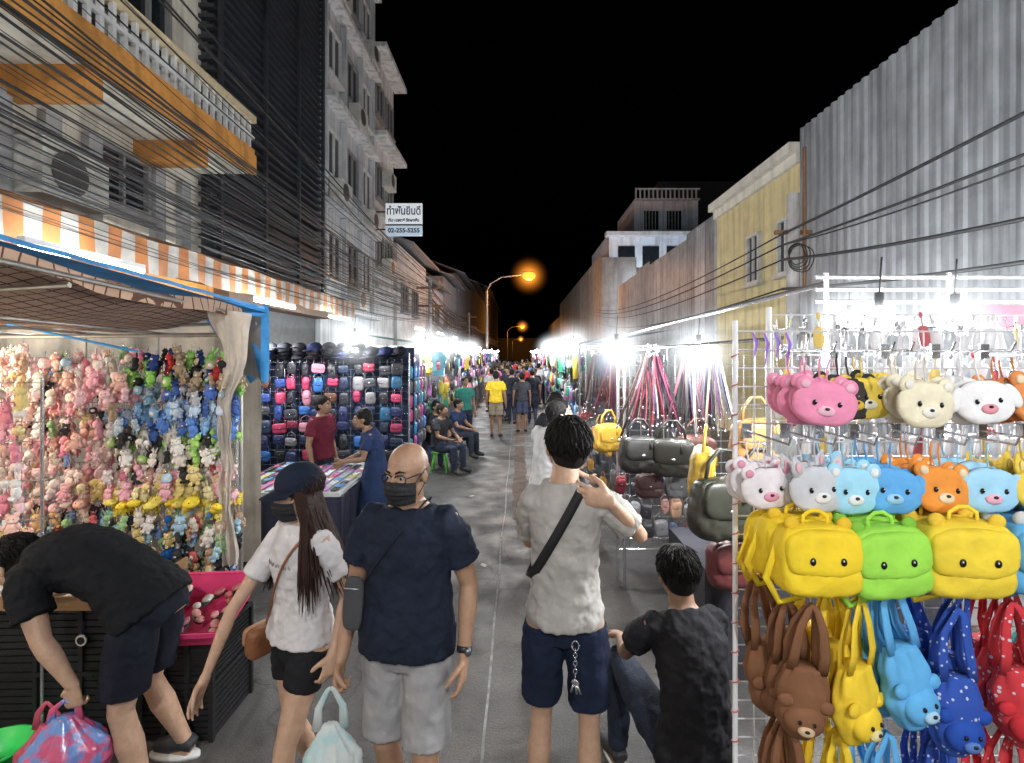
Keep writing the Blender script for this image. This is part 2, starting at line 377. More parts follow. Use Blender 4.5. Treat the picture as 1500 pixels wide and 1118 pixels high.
def ex_man(x):
    mask(x,blackM);hp=x['hp']
    for sx in (1,-1):
        c=MB();c.tube([hp(.032*sx+math.cos(a)*.026,.104-.012*abs(math.cos(a)),-.001+math.sin(a)*.019) for a in [2*math.pi*i/16 for i in range(17)]],.0028,6)
        x['child']('spectacle_frame',c.mesh('g',black,True))
        c=MB();c.tube([hp(.058*sx,.092,.004),hp(.079*sx,.04,.008),hp(.084*sx,-.01,.006)],.0026,5);x['child']('spectacle_arm',c.mesh('g',black,True))
    c=MB();c.ell(V(-.165,-.165,1.13),(.04,.014,.105),Matrix.Rotation(rad(4),3,'Y'),20,14,0,.5);c.box((-.195,-.182,1.19),(-.135,-.178,1.195),1)
    x['child']('shoulder_pouch',c.mesh('bag',[fabric((.06,.06,.065),'charcoal_nylon'),metalm((.5,.5,.5),'zip_steel')],True))
    strap(x,V(.06,0,1.47),V(-.2,-.02,1.12),.0035,fabric((.015,.018,.026)))
    w=x['j']['wrL'];e=x['j']['elL'];d=(w-e).normalized();c=MB();c.tube([w-d*.035,w-d*.012],.031,18,0);c.ell(w-d*.024+V(.02,-.024,0),(.015,.012,.018),None,12,8,1)
    x['child']('wristwatch',c.mesh('watch',[black,metalm((.25,.25,.27),'watch_steel')],True))
man=person('bald man in navy t-shirt, grey shorts and black mask walking',(-.46,2.14,0),rad(-8),1.73,
 J=dict(elL=(.25,.03,1.14),wrL=(.25,-.06,.895),elR=(-.245,.03,1.12),wrR=(-.25,-.09,.86),shL=(.172,.01,1.39),shR=(-.172,.01,1.39),knL=(.10,-.08,.49),knR=(-.10,.0,.48),anL=(.11,-.06,.085),anR=(-.10,.14,.1),hipL=(.088,0,.89),hipR=(-.088,0,.89)),
 build=1.03,belly=.028,skin=SKIN((.38,.22,.14),'skin_bald'),shirt=fabric((.012,.017,.032),'navy_jersey'),pants=fabric((.30,.29,.29),'grey_shorts_cloth'),hairkind='stubble',sleeve=.62,hem=-.1,leg=.88,head=(rad(4),0,rad(-14)),curl=(.45,1.4),extras=ex_man)
def ex_wom(x):
    mask(x,blackM);hp=x['hp'];s=x['s']
    navy=fabric((.012,.018,.035),'navy_cap_twill')
    c=MB();c.ell(hp(0,-.018,.05),(.096*s,.112*s,.09*s),x['HM'],22,14);x['child']('cap_crown',remesh(c,navy,.006,2,name='cap'))
    c=MB()
    def fn(u,v):
        a=(u-.5)*2*1.15;return hp(math.sin(a)*(.088+.01*v),-.0+math.cos(a)*.09+v*.075*math.cos(a*.9),.038-v*.018-.012*abs(math.sin(a))**2)
    c.grid(fn,16,6);m=c.mesh('brim',navy,True);x['child']('cap_brim',m)
    brown=mat('tan_leather',(.22,.085,.035),.45,.3,10,.2,60)
    strap(x,V(.1,0,1.32),V(-.2,-.05,.78),.006,brown,infl=.028)
    c=MB();M=Matrix.Rotation(rad(8),3,'Y');cc=V(-.2,-.05,.80)
    c.ell(cc,(.035,.08,.07),M,22,16,0,.45);x['child']('crossbody_bag',c.mesh('bag',[brown],True))
    c=MB();c.ell(cc+V(-.03,0,.027),(.014,.082,.045),M,20,14,0,.4);x['child']('bag_flap',c.mesh('flap',[mat('light_tan',(.42,.22,.12),.5)],True))
    tb=MB();tb.rings(x['tor'](.026,-.02,1.0));bv=BVHTree.FromPolygons([Vector(v) for v in tb.v],tb.f)
    c=MB()
    for i in range(22):
        px=-.085+.0075*i;z=1.20+.004*math.sin(i*1.7)
        h=bv.ray_cast(V(px,-.6,z),V(0,1,0))
        if h[0] and i%5!=4: c.tube([h[0]+V(0,-.005,-.006),h[0]+V(.003,-.005,.007)],.0014,5)
    x['child']('shirt_print',c.mesh('print',[fabric((.15,.12,.13))],True))
wom=person('woman in navy cap, black mask, white t-shirt and black shorts',(-.97,2.28,0),rad(-32),1.6,
 JW=dict(wrR=(-1.30,2.12,.76),elR=(-1.235,2.2,1.0),wrL=(-.80,2.2,.82),elL=(-.775,2.3,1.02)),
 J=dict(shL=(.15,.01,1.39),shR=(-.15,.01,1.39),knL=(.085,-.14,.5),anL=(.09,-.2,.09),knR=(-.09,.02,.48),anR=(-.09,.16,.13)),
 build=.88,skin=skinB,female=True,shirt=fabric((.58,.55,.55),'white_jersey'),pants=fabric((.012,.012,.014),'black_cotton'),hair=hairB,hairkind='long',sleeve=.6,hem=-.04,leg=.42,head=(rad(10),0,rad(-18)),
 hands=('side',((-.3,-.25,-.9),(-.2,-1,0),(1,0,0))),curl=(.9,.35),shoe=mat('shoe_white',(.6,.6,.6),.6),extras=ex_wom)
def ex_back(x):
    strap(x,V(-.05,0,1.5),V(.2,.0,1.05),.02,mat('strap_black',(.012,.012,.014),.7,.2,40,.3,200))
    steel=metalm((.6,.6,.62),'key_steel',.25)
    c=MB();p=V(-.05,.175,.92)
    for k in range(7):
        q=p+V(0,.002,-.016*k);c.tube([q+V(math.cos(a)*.007 if k%2 else 0,math.cos(a)*.007 if not k%2 else 0,math.sin(a)*.011) for a in [2*math.pi*i/10 for i in range(11)]],.0016,5)
    c.tube([p+V(math.cos(a)*.014,.0,math.sin(a)*.02+.02) for a in [2*math.pi*i/14 for i in range(15)]],.0024,5)
    for k,a in enumerate((-.35,.1,.4)):
        M=Matrix.Translation(p+V(0,.004*k,-.115))@Matrix.Rotation(a,4,'Y');c.ell(M@V(0,0,-.01),(.012,.0016,.012),M.to_3x3(),12,8);c.box((-.004,-.0012,-.055),(.004,.0012,-.015),0,M)
    x['child']('key_chain',c.mesh('keys',steel,True))
back=person('man in pale grey t-shirt seen from behind touching his neck',(.2,2.22,0),rad(172),1.83,
 JW=dict(elR=(.52,2.18,1.33),wrR=(.375,2.09,1.50),elL=(.05,2.42,1.22),wrL=(.1,2.6,1.32)),
 J=dict(shR=(-.16,.02,1.385),shL=(.14,.0,1.38),head=(-.0,-.035,1.60),knL=(.1,-.05,.48),anL=(.12,.02,.085)),
 build=.78,skin=skinB,shirt=fabric((.40,.375,.35),'grey_marl_jersey'),pants=fabric((.012,.018,.04),'navy_shorts_cloth'),sleeve=.74,hem=-.04,leg=.8,head=(rad(-8),0,rad(28)),
 hands=('side',((-.92,.18,.22),(0,-.1,1),(0,1,0))),curl=(.6,.38),face=True,extras=ex_back)
seat=person('man in dark grey t-shirt sitting low with his back turned',(.735,2.25,0),rad(190),1.72,
 J=dict(pelvis=(0,.06,.44),ctrl=(0,.13,.72),neck=(0,-.03,.975),head=(0,-.09,1.105),shL=(.155,-.03,.91),shR=(-.155,-.03,.91),elL=(.20,-.20,.70),elR=(-.21,-.18,.68),wrL=(.15,-.40,.66),wrR=(-.15,-.40,.64),
 hipL=(.09,.03,.42),hipR=(-.09,.03,.42),knL=(.17,-.36,.58),knR=(-.19,-.34,.57),anL=(.17,-.38,.1),anR=(-.18,-.36,.1)),
 build=.86,skin=skinC,shirt=fabric((.020,.019,.022),'charcoal_jersey'),pants=mat('dark_denim',(.012,.018,.035),.8,.3,40,.3,150),leg=1.5,sleeve=.6,hem=-.12,head=(rad(10),0,0),hands=(((0,1,-.3),(-1,0,.2),(0,0,-1)),((0,1,-.3),(-1,0,.2),(0,0,-1))),face=True)
bend=person('man in black clothes bending over the toy counter',(-1.79,2.45,0),rad(-90),1.74,
 J=dict(pelvis=(0,.03,.90),ctrl=(0,-.22,1.2),neck=(0,-.49,1.11),head=(0,-.62,1.09),shL=(.18,-.40,1.08),shR=(-.18,-.42,1.08),elL=(.235,-.27,.85),wrL=(.22,-.15,.655),elR=(-.24,-.55,.88),wrR=(-.22,-.72,.84),
 hipL=(.09,.02,.87),hipR=(-.09,.02,.87),knL=(.12,-.02,.47),anL=(.13,.1,.085),knR=(-.12,-.06,.47),anR=(-.22,.05,.085)),
 build=1.04,skin=skinB,shirt=fabric((.008,.009,.011),'black_jersey'),pants=fabric((.010,.012,.020),'black_shorts_cloth'),sleeve=.6,hem=-.06,leg=.78,head=(rad(38),0,0),
 hands=(((.05,0,-1),(-1,0,0),(0,1,0)),((-1,0,-.3),(0,-1,0),(0,0,-1))),curl=(1.5,.4),shoe=mat('trainer_black',(.03,.03,.035),.6,.3,8))
G='shoppers and vendors further along the street'
def mid(label,loc,h,H,shirt,pants,leg=1.5,J={},JW={},skin=skinC,vx=.010,**k):
    return person(label,loc,h,H,J=J,JW=JW,skin=skin,shirt=fabric(shirt),pants=fabric(pants),leg=leg,voxel=vx,**k)
SIT=dict(pelvis=(0,.0,.47),ctrl=(0,.05,.73),neck=(0,-.04,.98),head=(0,-.07,1.115),shL=(.17,-.03,.92),shR=(-.17,-.03,.92),elL=(.23,-.14,.68),elR=(-.23,-.14,.68),wrL=(.12,-.34,.62),wrR=(-.12,-.34,.62),
 hipL=(.09,-.02,.46),hipR=(-.09,-.02,.46),knL=(.13,-.42,.48),knR=(-.13,-.42,.48),anL=(.13,-.42,.09),anR=(-.13,-.42,.09))
mid('vendor in maroon t-shirt standing behind the accessories table',(-2.38,6.2,0),rad(75),1.6,(.12,.015,.03),(.02,.02,.03))
mid('woman in navy dress leaning towards the accessories table',(-1.55,5.55,0),rad(-70),1.55,(.02,.035,.09),(.02,.03,.07),leg=.9,female=True,
  J=dict(neck=(0,-.10,1.44),head=(0,-.16,1.565),shL=(.155,-.08,1.38),shR=(-.155,-.08,1.38),elL=(.2,-.16,1.12),wrL=(.16,-.36,1.1),elR=(-.2,-.16,1.12),wrR=(-.16,-.36,1.05)),dress=True)
mid('vendor in dark clothes seated on a low green stool',(-1.42,9.2,0),rad(60),1.7,(.03,.03,.035),(.04,.05,.08),J=SIT)
mid('seated vendor in black shirt looking down at a phone',(-1.62,9.9,0),rad(40),1.7,(.015,.015,.02),(.03,.035,.06),J=SIT)
mid('vendor in navy shirt seated on a low blue stool',(-1.30,10.6,0),rad(70),1.66,(.02,.03,.08),(.03,.035,.05),J=SIT,vx=.014)
mid('woman in teal top standing beside seated vendors',(-1.2,11.4,0),rad(30),1.62,(.03,.16,.13),(.03,.03,.05),vx=.014,female=True)
mid('person in pink top browsing a far stall',(-1.25,12.6,0),rad(-80),1.6,(.4,.1,.16),(.03,.03,.05),vx=.014,female=True)
mid('shopper in yellow t-shirt walking away down the street',(-.58,13,0),rad(175),1.68,(.6,.42,.03),(.25,.2,.15),leg=.75,vx=.014)
mid('shopper in dark blouse carrying a pink bag',(.08,13.8,0),rad(185),1.62,(.05,.05,.06),(.06,.07,.12),leg=.8,vx=.014,female=True)
mid('young man in white t-shirt browsing the bag stall',(.24,4.5,0),rad(110),1.70,(.62,.62,.63),(.02,.022,.03),leg=1.5,skin=skinB,
  J=dict(neck=(0,-.07,1.46),head=(0,-.12,1.585),elL=(.22,-.12,1.15),wrL=(.18,-.34,1.12),elR=(-.22,-.1,1.15),wrR=(-.18,-.32,1.05)))
mid('shopper in black top with handbag beside the bag stall',(.42,5.9,0),rad(150),1.66,(.02,.02,.024),(.05,.05,.07),skin=skinB,vx=.013)
mid('young shopper in white t-shirt standing by strap stall',(.40,5.0,0),rad(80),1.66,(.6,.6,.62),(.05,.05,.07),skin=skinB,vx=.013)
bases=[]
for i,(c,h) in enumerate([((.5,.5,.5),170),((.04,.05,.12),0),((.35,.03,.03),190),((.02,.02,.02),20)]):
    bases.append(mid('pedestrian walking through the crowded market street',(-.9+.6*i,17+1.5*i,0),rad(h),R.uniform(1.56,1.72),c,(.03,.035,.06),vx=.02,face=False,female=i%2==1,J=dict(knL=(.1,-.12,.5),anL=(.1,-.15,.09),anR=(-.1,.2,.13)))['root'])
for b in bases: b['group']=G
PC=[(.6,.6,.6),(.02,.02,.025),(.4,.04,.05),(.05,.1,.3),(.55,.4,.05),(.1,.3,.15),(.3,.3,.32),(.5,.15,.25),(.03,.03,.06),(.02,.02,.025)]
for i in range(66):
    b=bases[i%4];o=b.copy();COL.objects.link(o);y=15+i*.55+R.uniform(0,.6);o.location=(R.uniform(-1.5,1.0) if y<30 else R.uniform(-2.0,1.4),y,0);o.rotation_euler=(0,0,R.choice([0,math.pi])+R.uniform(-.7,.7));o.scale=(R.uniform(.92,1.05),)*3
    o['group']=G
    for ch in b.children:
        c=ch.copy();c.parent=o;COL.objects.link(c)
        if ch.name.startswith('shirt'):
            c.material_slots[0].link='OBJECT';c.material_slots[0].material=fabric(R.choice(PC))
# ---------------------------------------------------------------- plastic bags
def plastic_bag(label,loc,w,h,m,handle_top,rotz=0):
    c=MB();rs=[]
    for i in range(37):
        v=i/36;z=h*v;a=w*(.35+.75*math.sin(min(1,v*1.5+.12)*math.pi*.62))*(1-.75*max(0,v-.62)/.38);b=a*.62
        ring=[]
        for k in range(80):
            t=2*math.pi*k/80;n=noise.noise(V(math.cos(t)*2.4,math.sin(t)*2.4,v*3+loc[0]*5))*.16+.06*math.sin(9*t+v*3)*v+.11*abs(noise.noise(V(math.cos(t)*5,math.sin(t)*5,v*6)))+.04*noise.noise(V(math.cos(t)*14,math.sin(t)*14,v*14))
            ring.append(V(math.cos(t)*a*(1+n),math.sin(t)*b*(1+n),z))
        rs.append(ring)
    c.rings(rs);o=ob('plastic_bag',c.mesh('plastic_bag',m,True),None,loc,(0,0,rotz),label,'plastic bag')
    for sx in (1,-1):
        c=MB();c.tube([V(.05*sx,0,h*.93),V(.045*sx,.004,lerp(h,handle_top,.45)),V(.012*sx,0,handle_top-.01),V(-.0*sx,0,handle_top)],[.02,.014,.009,.008],8,flat=.4,up=(0,1,0));ob('bag_handle',c.mesh('handle',m,True),o)
    return o
film=mat('printed_film',(.85,.16,.30),.22,.2,11,.12,20,col2=(.22,.42,.85),trans=.4,c2lo=.46,c2hi=.54,spec=.8)
film2=mat('white_film',(.82,.85,.84),.22,.2,9,.12,20,col2=(.45,.78,.80),trans=.45,c2lo=.5,c2hi=.66,spec=.8)
plastic_bag('pink and blue printed carrier bag held by bending man',(-1.96,2.21,.2),.15,.34,film,.41,.3)
plastic_bag('thin pink carrier bag held beside the bending man',(-2.12,2.3,.14),.11,.3,mat('pink_film',(.85,.2,.3),.25,.2,9,.12,20,trans=.5,spec=.7),.40,0)
plastic_bag('white and aqua carrier bag hanging from a hand',(-.735,2.0,.36),.095,.30,film2,.44,.2)
# ---------------------------------------------------------------- SETTING
c=MB();c.add([(-300,-60,0),(300,-60,0),(300,600,0),(-300,600,0)],[(0,1,2,3)]);ob('ground',c.mesh('ground',mat('ground_concrete',(.12,.12,.12),.9,.3,1)),kind='structure')
def road_mat():
    m=bpy.data.materials.new('worn_asphalt');m.use_nodes=True;nt=m.node_tree;N=nt.nodes;L=nt.links;b=N['Principled BSDF']
    tc=N.new('ShaderNodeTexCoord')
    def ns(sc_,det,dist=0):
        n=N.new('ShaderNodeTexNoise');n.inputs['Scale'].default_value=sc_;n.inputs['Detail'].default_value=det;n.inputs['Distortion'].default_value=dist;L.new(tc.outputs['Object'],n.inputs[0]);return n
    def rp(src,p0,c0,p1,c1):
        r=N.new('ShaderNodeValToRGB');r.color_ramp.elements[0].position=p0;r.color_ramp.elements[0].color=(*c0,1);r.color_ramp.elements[1].position=p1;r.color_ramp.elements[1].color=(*c1,1);L.new(src,r.inputs[0]);return r
    def mix(a,bb,f,mode='MIX'):
        x=N.new('ShaderNodeMix');x.data_type='RGBA';x.blend_type=mode
        x.inputs[0].default_value=f
        L.new(a,x.inputs[6]);L.new(bb,x.inputs[7]);return x.outputs[2]
    base=rp(ns(.8,7,.5).outputs[0],.35,(.062,.057,.053),.65,(.12,.114,.108))
    grit=rp(ns(160,3).outputs[0],.35,(.6,.6,.6),.7,(1.2,1.2,1.2))
    col=mix(base.outputs[0],grit.outputs[0],1,'MULTIPLY')
    st=rp(ns(2.6,5,1).outputs[0],.52,(1,1,1),.64,(.48,.45,.42));col=mix(col,st.outputs[0],.8,'MULTIPLY')
    vo=N.new('ShaderNodeTexVoronoi');vo.feature='DISTANCE_TO_EDGE';vo.inputs['Scale'].default_value=.35
    mp=N.new('ShaderNodeVectorMath');mp.operation='ADD';nn=ns(1.6,5);L.new(tc.outputs['Object'],mp.inputs[0]);L.new(nn.outputs['Color'],mp.inputs[1]);L.new(mp.outputs[0],vo.inputs['Vector'])
    ck=rp(vo.outputs['Distance'],.0,(.35,.35,.35),.008,(1,1,1));col=mix(col,ck.outputs[0],.7,'MULTIPLY')
    spt=N.new('ShaderNodeTexVoronoi');spt.inputs['Scale'].default_value=7;L.new(tc.outputs['Object'],spt.inputs['Vector'])
    gm=rp(spt.outputs['Distance'],.05,(.35,.35,.35),.09,(1,1,1));col=mix(col,gm.outputs[0],.55,'MULTIPLY')
    L.new(col,b.inputs['Base Color'])
    rr=rp(ns(3,4).outputs[0],.3,(.4,.4,.4),.7,(.85,.85,.85));L.new(rr.outputs[0],b.inputs['Roughness'])
    bp=N.new('ShaderNodeBump');bp.inputs['Strength'].default_value=.5;bp.inputs['Distance'].default_value=.01;L.new(ns(110,4).outputs[0],bp.inputs['Height']);L.new(bp.outputs[0],b.inputs['Normal'])
    return m
c=MB();c.add([(-3.3,-20,.004),(3.3,-20,.004),(3.3,200,.004),(-3.3,200,.004)],[(0,1,2,3)]);ob('road',c.mesh('road',road_mat()),kind='structure')
c=MB()
def jag(x0,w,y0,y1,z,mi=0,st=.15):
    L=[];y=y0
    while y<y1: L.append(y);y+=st
    vs=[];fs=[]
    for i,y in enumerate(L):
        o=noise.noise(V(x0,y*.8,0))*.02;vs+=[(x0+o-w*(1+.5*noise.noise(V(0,y*3,1))),y,z),(x0+o+w*(1+.5*noise.noise(V(5,y*3,1))),y,z)]
        if i and not(noise.noise(V(9,y*1.7,0))>.38): fs.append((2*i-2,2*i-1,2*i+1,2*i))
    c.add(vs,fs,mi)
jag(-.19,.008,1.5,60,.008)
ob('faded_line',c.mesh('line',mat('faded_paint',(.25,.25,.24),.8,.6,12)),kind='structure')
c=MB();jag(.02,.11,6.5,60,.0085);ob('repair_strip',c.mesh('strip',mat('rusty_patch',(.12,.08,.06),.9,.5,5)),kind='structure')
for nm,x0,x1 in (('left_pavement',-6,-3.3),('right_pavement',3.3,6)):
    c=MB();c.box((x0,-20,0),(x1,120,.13));ob(nm,c.mesh(nm,mat('pavement_concrete',(.22,.21,.2),.85,.3,2)),kind='structure')
for k,(x,y) in enumerate(((-.9,3.3),(.45,6.4),(-.7,7.6),(.55,3.4),(-.35,5.1),(-1.2,4.4))):
    c=MB();c.grid(lambda u,v:V((u-.5)*.12+.02*math.sin(v*6),(v-.5)*.08,.012+.008*noise.noise(V(u*5,v*5,k))),5,4);ob('litter',c.mesh('litter',mat('paper_scrap',(.5,.48,.44),.8)),None,(x,y,0),(0,0,R.uniform(0,3)),'crumpled paper scrap lying on the asphalt','litter','scraps of litter on the road',scale=.6)
w=bpy.data.worlds.new('World');sc.world=w;w.use_nodes=True;bgn=w.node_tree.nodes['Background'];sky=w.node_tree.nodes.new('ShaderNodeTexSky');sky.sky_type='NISHITA';sky.sun_disc=False;sky.sun_elevation=rad(-4);sky.sun_rotation=rad(180)
w.node_tree.links.new(sky.outputs[0],bgn.inputs[0]);bgn.inputs[1].default_value=.012
def facade_obj(label,cat,loc,name='building'):
    return ob(name,None,None,loc,label=label,cat=cat)
glass=mat('dark_glass',(.02,.025,.03),.12,.3,3,.02,5,spec=.8)
whitep=mat('white_frame_paint',(.62,.62,.61),.5)
greyf=mat('grey_frame',(.25,.25,.25),.5)
WIN={}
def window(par,sx,y,z,w,h,fr=whitep,panes=2,sill=True,lit=None,bars=False):
    key=(sx,w,h,fr.name,panes,sill,lit and lit.name,bars)
    if key not in WIN:
        f=MB();t=.06;x0,x1=(0.0,.09) if sx>0 else (-.09,0.0)
        f.box((x0,-w/2,0),(x1,-w/2+t,h));f.box((x0,w/2-t,0),(x1,w/2,h));f.box((x0,-w/2+t,h-t),(x1,w/2-t,h));f.box((x0,-w/2+t,0),(x1,w/2-t,t))
        for k in range(1,panes):
            yy=-w/2+w*k/panes;f.box((x0+.01,yy-.02,t),(x1-.01,yy+.02,h-t))
        if bars:
            for k in range(1,int(h/.12)): f.box((x0+.02,-w/2+t,k*.12),(x1-.02,w/2-t,k*.12+.02))
        g=MB();gx=.02*sx;g.add([(gx,-w/2+t,t),(gx,w/2-t,t),(gx,w/2-t,h-t),(gx,-w/2+t,h-t)],[(0,1,2,3)])
        s=MB();s.box((min(0,sx*.16),-w/2-.06,-.07),(max(0,sx*.16),w/2+.06,-.003))
        WIN[key]=(f.mesh('frame',fr),g.mesh('pane',lit or glass),s.mesh('sill',fr))
    F,Gm,S=WIN[key]
    o=ob('window',F,par,(0,y,z));ob('pane',Gm,o)
    if sill: ob('sill',S,o)
def wallbox(par,lo,hi,m,name='wall',label=None):
    c=MB();c.box(lo,hi);return ob(name,c.mesh(name,m),par,label=label)
ACp=None
def ac(par,sx,y,z):
    global ACp
    if ACp is None:
        c=MB();c.box((.05,-.42,0),(.38,.42,.58));d=MB();d.tube([V(.385,-.1,.29),V(.395,-.1,.29)],.23,20);ACp=(c.mesh('ac',mat('ac_white',(.55,.54,.5),.5,.3,6)),d.mesh('fan',mat('ac_grille',(.08,.08,.08),.5)))
    o=ob('air_conditioner',ACp[0],par,(0,y,z));ob('fan_grille',ACp[1],o)
plaster=mat('cream_plaster',(.78,.74,.64),.85,.18,2.2,.2,30,streak=.3)
greyplaster=mat('grey_plaster',(.52,.53,.55),.85,.25,1.8,.2,30,streak=.4)
orange=mat('orange_paint',(.68,.30,.07),.75,.3,3,.15,20,streak=.35)
X1=-5.2
b=facade_obj('cream three-storey shophouse with orange balconies and grey pilasters','building',(X1,0,0))
wallbox(b,(-7,-6,0),(0,8.38,13),plaster)
pil=mat('grey_pilaster',(.42,.43,.44),.8,.3,4,streak=.3)
for k in range(22):
    y=-4+.56*k
    if 6.1<y<7.2: continue
    c=MB();c.box((0,0,3.2),(.1,.2,4.75));ob('pilaster',c.mesh('pilaster',pil),b,(0,y,0))
c=MB();c.box((0,-6,3.0),(.25,8.38,3.2));ob('string_course',c.mesh('s',orange),b)
for zz in (5.0,8.4):
    c=MB();c.box((0,-6,zz),(.90,8.2,zz+.28));c.box((.901,-6,zz-.02),(1.0,8.2,zz+.28),1);ob('balcony_slab',c.mesh('slab',[plaster,orange]),b)
    c=MB();c.box((.86,-6,zz+.282),(.98,8.18,zz+.37));c.box((.84,-6,zz+.80),(1.0,8.2,zz+.9),1)
    y=-6
    while y<8.1:
        c.box((.9,y,zz+.37),(.95,y+.05,zz+.80),2);c.box((.9,y+.05,zz+.56),(.95,y+.16,zz+.61),2);y+=.16
    ob('balustrade',c.mesh('bal',[orange,mat('cream_rail',(.7,.56,.36),.8),whitep]),b)
    for y in (-1,1.5,3.3,5.1,6.9):
        c=MB();c.box((0,y,zz-.3),(.88,y+.22,zz-.002));ob('balcony_beam',c.mesh('beam',orange),b)
window(b,1,6.65,4.0,.95,.75,greyf,2,bars=True);ac(b,1,5.6,3.75)
window(b,1,2.2,4.0,.95,.75,greyf,2,bars=True)
for y in (0,2.4,4.6,6.9): window(b,1,y,6.3,1.3,1.3,greyf,3);window(b,1,y,9.5,1.3,1.3,greyf,3)
for y in (3.4,5.8): ac(b,1,y,5.5)
wallbox(b,(.0,2,.14),(.06,8.3,2.7),mat('shutter_grey',(.3,.3,.3),.5,.3,3,stretch=(1,1,20)),'shutter')
aw=MB()
def fa(u,v): return V(-5.1+1.15*v,1.5+10.8*u,3.72-.38*v+.02*math.sin(u*60))
aw.grid(fa,60,4);aw.grid(lambda u,v:V(-3.95+.02*math.sin(u*90)*v,1.5+10.8*u,3.34-.36*v+.015*math.sin(u*47)),120,3)
ob('awning',aw.mesh('awning',brickwave('awning_stripe',(.46,.43,.40),(.46,.17,.05),'Y',.34)),label='orange and white striped fabric awning along the shop fronts',cat='awning')
b=facade_obj('dark building clad with horizontal black louvres','building',(-5.0,0,0))
wallbox(b,(-7,8.4,0),(-.12,12.88,17),mat('dark_render',(.09,.09,.095),.8))
dk=mat('dark_louvre',(.045,.05,.06),.5,.3,5,metal=.3)
c=MB();z=3.5
while z<16.9: c.box((-.1,8.42,z),(.06,12.86,z+.06));z+=.17
ob('louvre_screen',c.mesh('louvres',dk),b)
c=MB();z=3.5
while z<16.9: c.box((-1.2,8.3,z),(.05,8.398,z+.06));z+=.17
ob('side_louvre',c.mesh('louvres',dk),b)
for y in (8.4,9.9,11.4,12.8):
    c=MB();c.box((.061,y,3.2),(.12,y+.08,16.9));ob('mullion',c.mesh('mu',dk),b)
c=MB();c.box((-.1,8.3,3.0),(.3,12.88,3.4));ob('fascia',c.mesh('f',mat('fascia_brown',(.14,.08,.05),.6)),b)
b=facade_obj('grey concrete apartment block with balconies, windows and air conditioners','building',(-5.0,0,0))
wallbox(b,(-8,12.9,0),(0,17.4,20),greyplaster)
for fz in range(6):
    z=3.6+2.7*fz
    c=MB();c.box((0,12.9,z-.35),(.35,17.4,z-.2));ob('floor_ledge',c.mesh('l',mat('ledge_concrete',(.58,.59,.6),.8,.25,2,streak=.4)),b)
    for k,y in enumerate((13.7,15.2,16.6)):
        window(b,1,y,z+.5,1.0,1.25,greyf if k%2 else whitep,2)
        if (k+fz)%2: ac(b,1,y+.1,z-.15)
    for y in (12.95,14.4,15.9,17.2):
        c=MB();c.box((0,y,z-.19),(.14,y+.12,z+2.33));ob('fin_wall',c.mesh('fin',greyplaster),b)
b=facade_obj('pale grey stepped apartment block with projecting roof ledges','building',(-5.0,0,0))
wallbox(b,(-8,17.42,0),(0,20.4,12.6),mat('pale_plaster',(.60,.61,.63),.85,.25,1.8,.2,30,streak=.4))
for z,o in ((4.4,.25),(6.9,.25),(9.6,.5),(12.6,.5)):
    c=MB();c.box((0,17.42,z),(o,20.6,z+.16));ob('floor_ledge',c.mesh('l',MC['ledge_concrete']),b)
for z in (5.2,7.6,10.5):
    for y in (18.2,19.6): window(b,1,y,z,1.0,1.2,greyf,2)
ac(b,1,18.9,8.2);ac(b,1,18.9,5.0)
tin=mat('tin_roof',(.3,.3,.31),.5,.4,3,metal=.4)
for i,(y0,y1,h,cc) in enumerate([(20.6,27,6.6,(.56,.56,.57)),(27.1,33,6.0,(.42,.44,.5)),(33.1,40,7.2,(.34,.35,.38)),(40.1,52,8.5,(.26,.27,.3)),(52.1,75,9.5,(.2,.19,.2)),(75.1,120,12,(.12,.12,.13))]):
    b=facade_obj('low shophouse with pitched tin roof' if i<3 else 'distant plain concrete shophouse block','building',(-4.9,0,0))
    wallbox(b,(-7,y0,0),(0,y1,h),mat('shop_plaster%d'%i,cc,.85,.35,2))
    c=MB();c.add([(.7,y0-.1,h-.1),(.7,y1+.1,h-.1),(-3.5,y1+.1,h+1.5),(-3.5,y0-.1,h+1.5),(.7,y0-.1,h+.02),(.7,y1+.1,h+.02),(-3.5,y1+.1,h+1.62),(-3.5,y0-.1,h+1.62)],[(0,3,2,1),(4,5,6,7),(0,1,5,4),(2,3,7,6),(1,2,6,5),(3,0,4,7)])
    ob('roof',c.mesh('roof',tin),b)
    n=int((y1-y0)/2.2)
    for k in range(n): window(b,1,y0+1.2+k*2.2,3.9,1.2,1.2,greyf,2)
sg=ob('shop_sign',None,None,(-3.72,16.6,6.45),label='white projecting sign with dark Thai lettering fixed to grey building',cat='sign',scale=.95)
c=MB();c.box((-.62,-.05,-.12),(.62,.05,.58));ob('sign_panel',c.mesh('p',mat('sign_white',(.7,.72,.75),.4,.1,3,emit=.45,ecol=(.8,.85,.9))),sg)
c=MB();c.box((-.62,-.051,-.16),(.62,.05,-.13));c.box((-.62,-.05,-.52),(.62,.05,-.18),1);ob('lower_panel',c.mesh('p',[blackM,mat('sign_pale',(.55,.65,.75),.4,.1,3,emit=.3,ecol=(.6,.75,.9))]),sg)
c=MB();c.tube([(-1.4,0,.3),(-.6,0,.3)],.025);c.tube([(-1.4,0,-.3),(-.6,0,-.3)],.025);ob('bracket',c.mesh('br',blackM),sg)
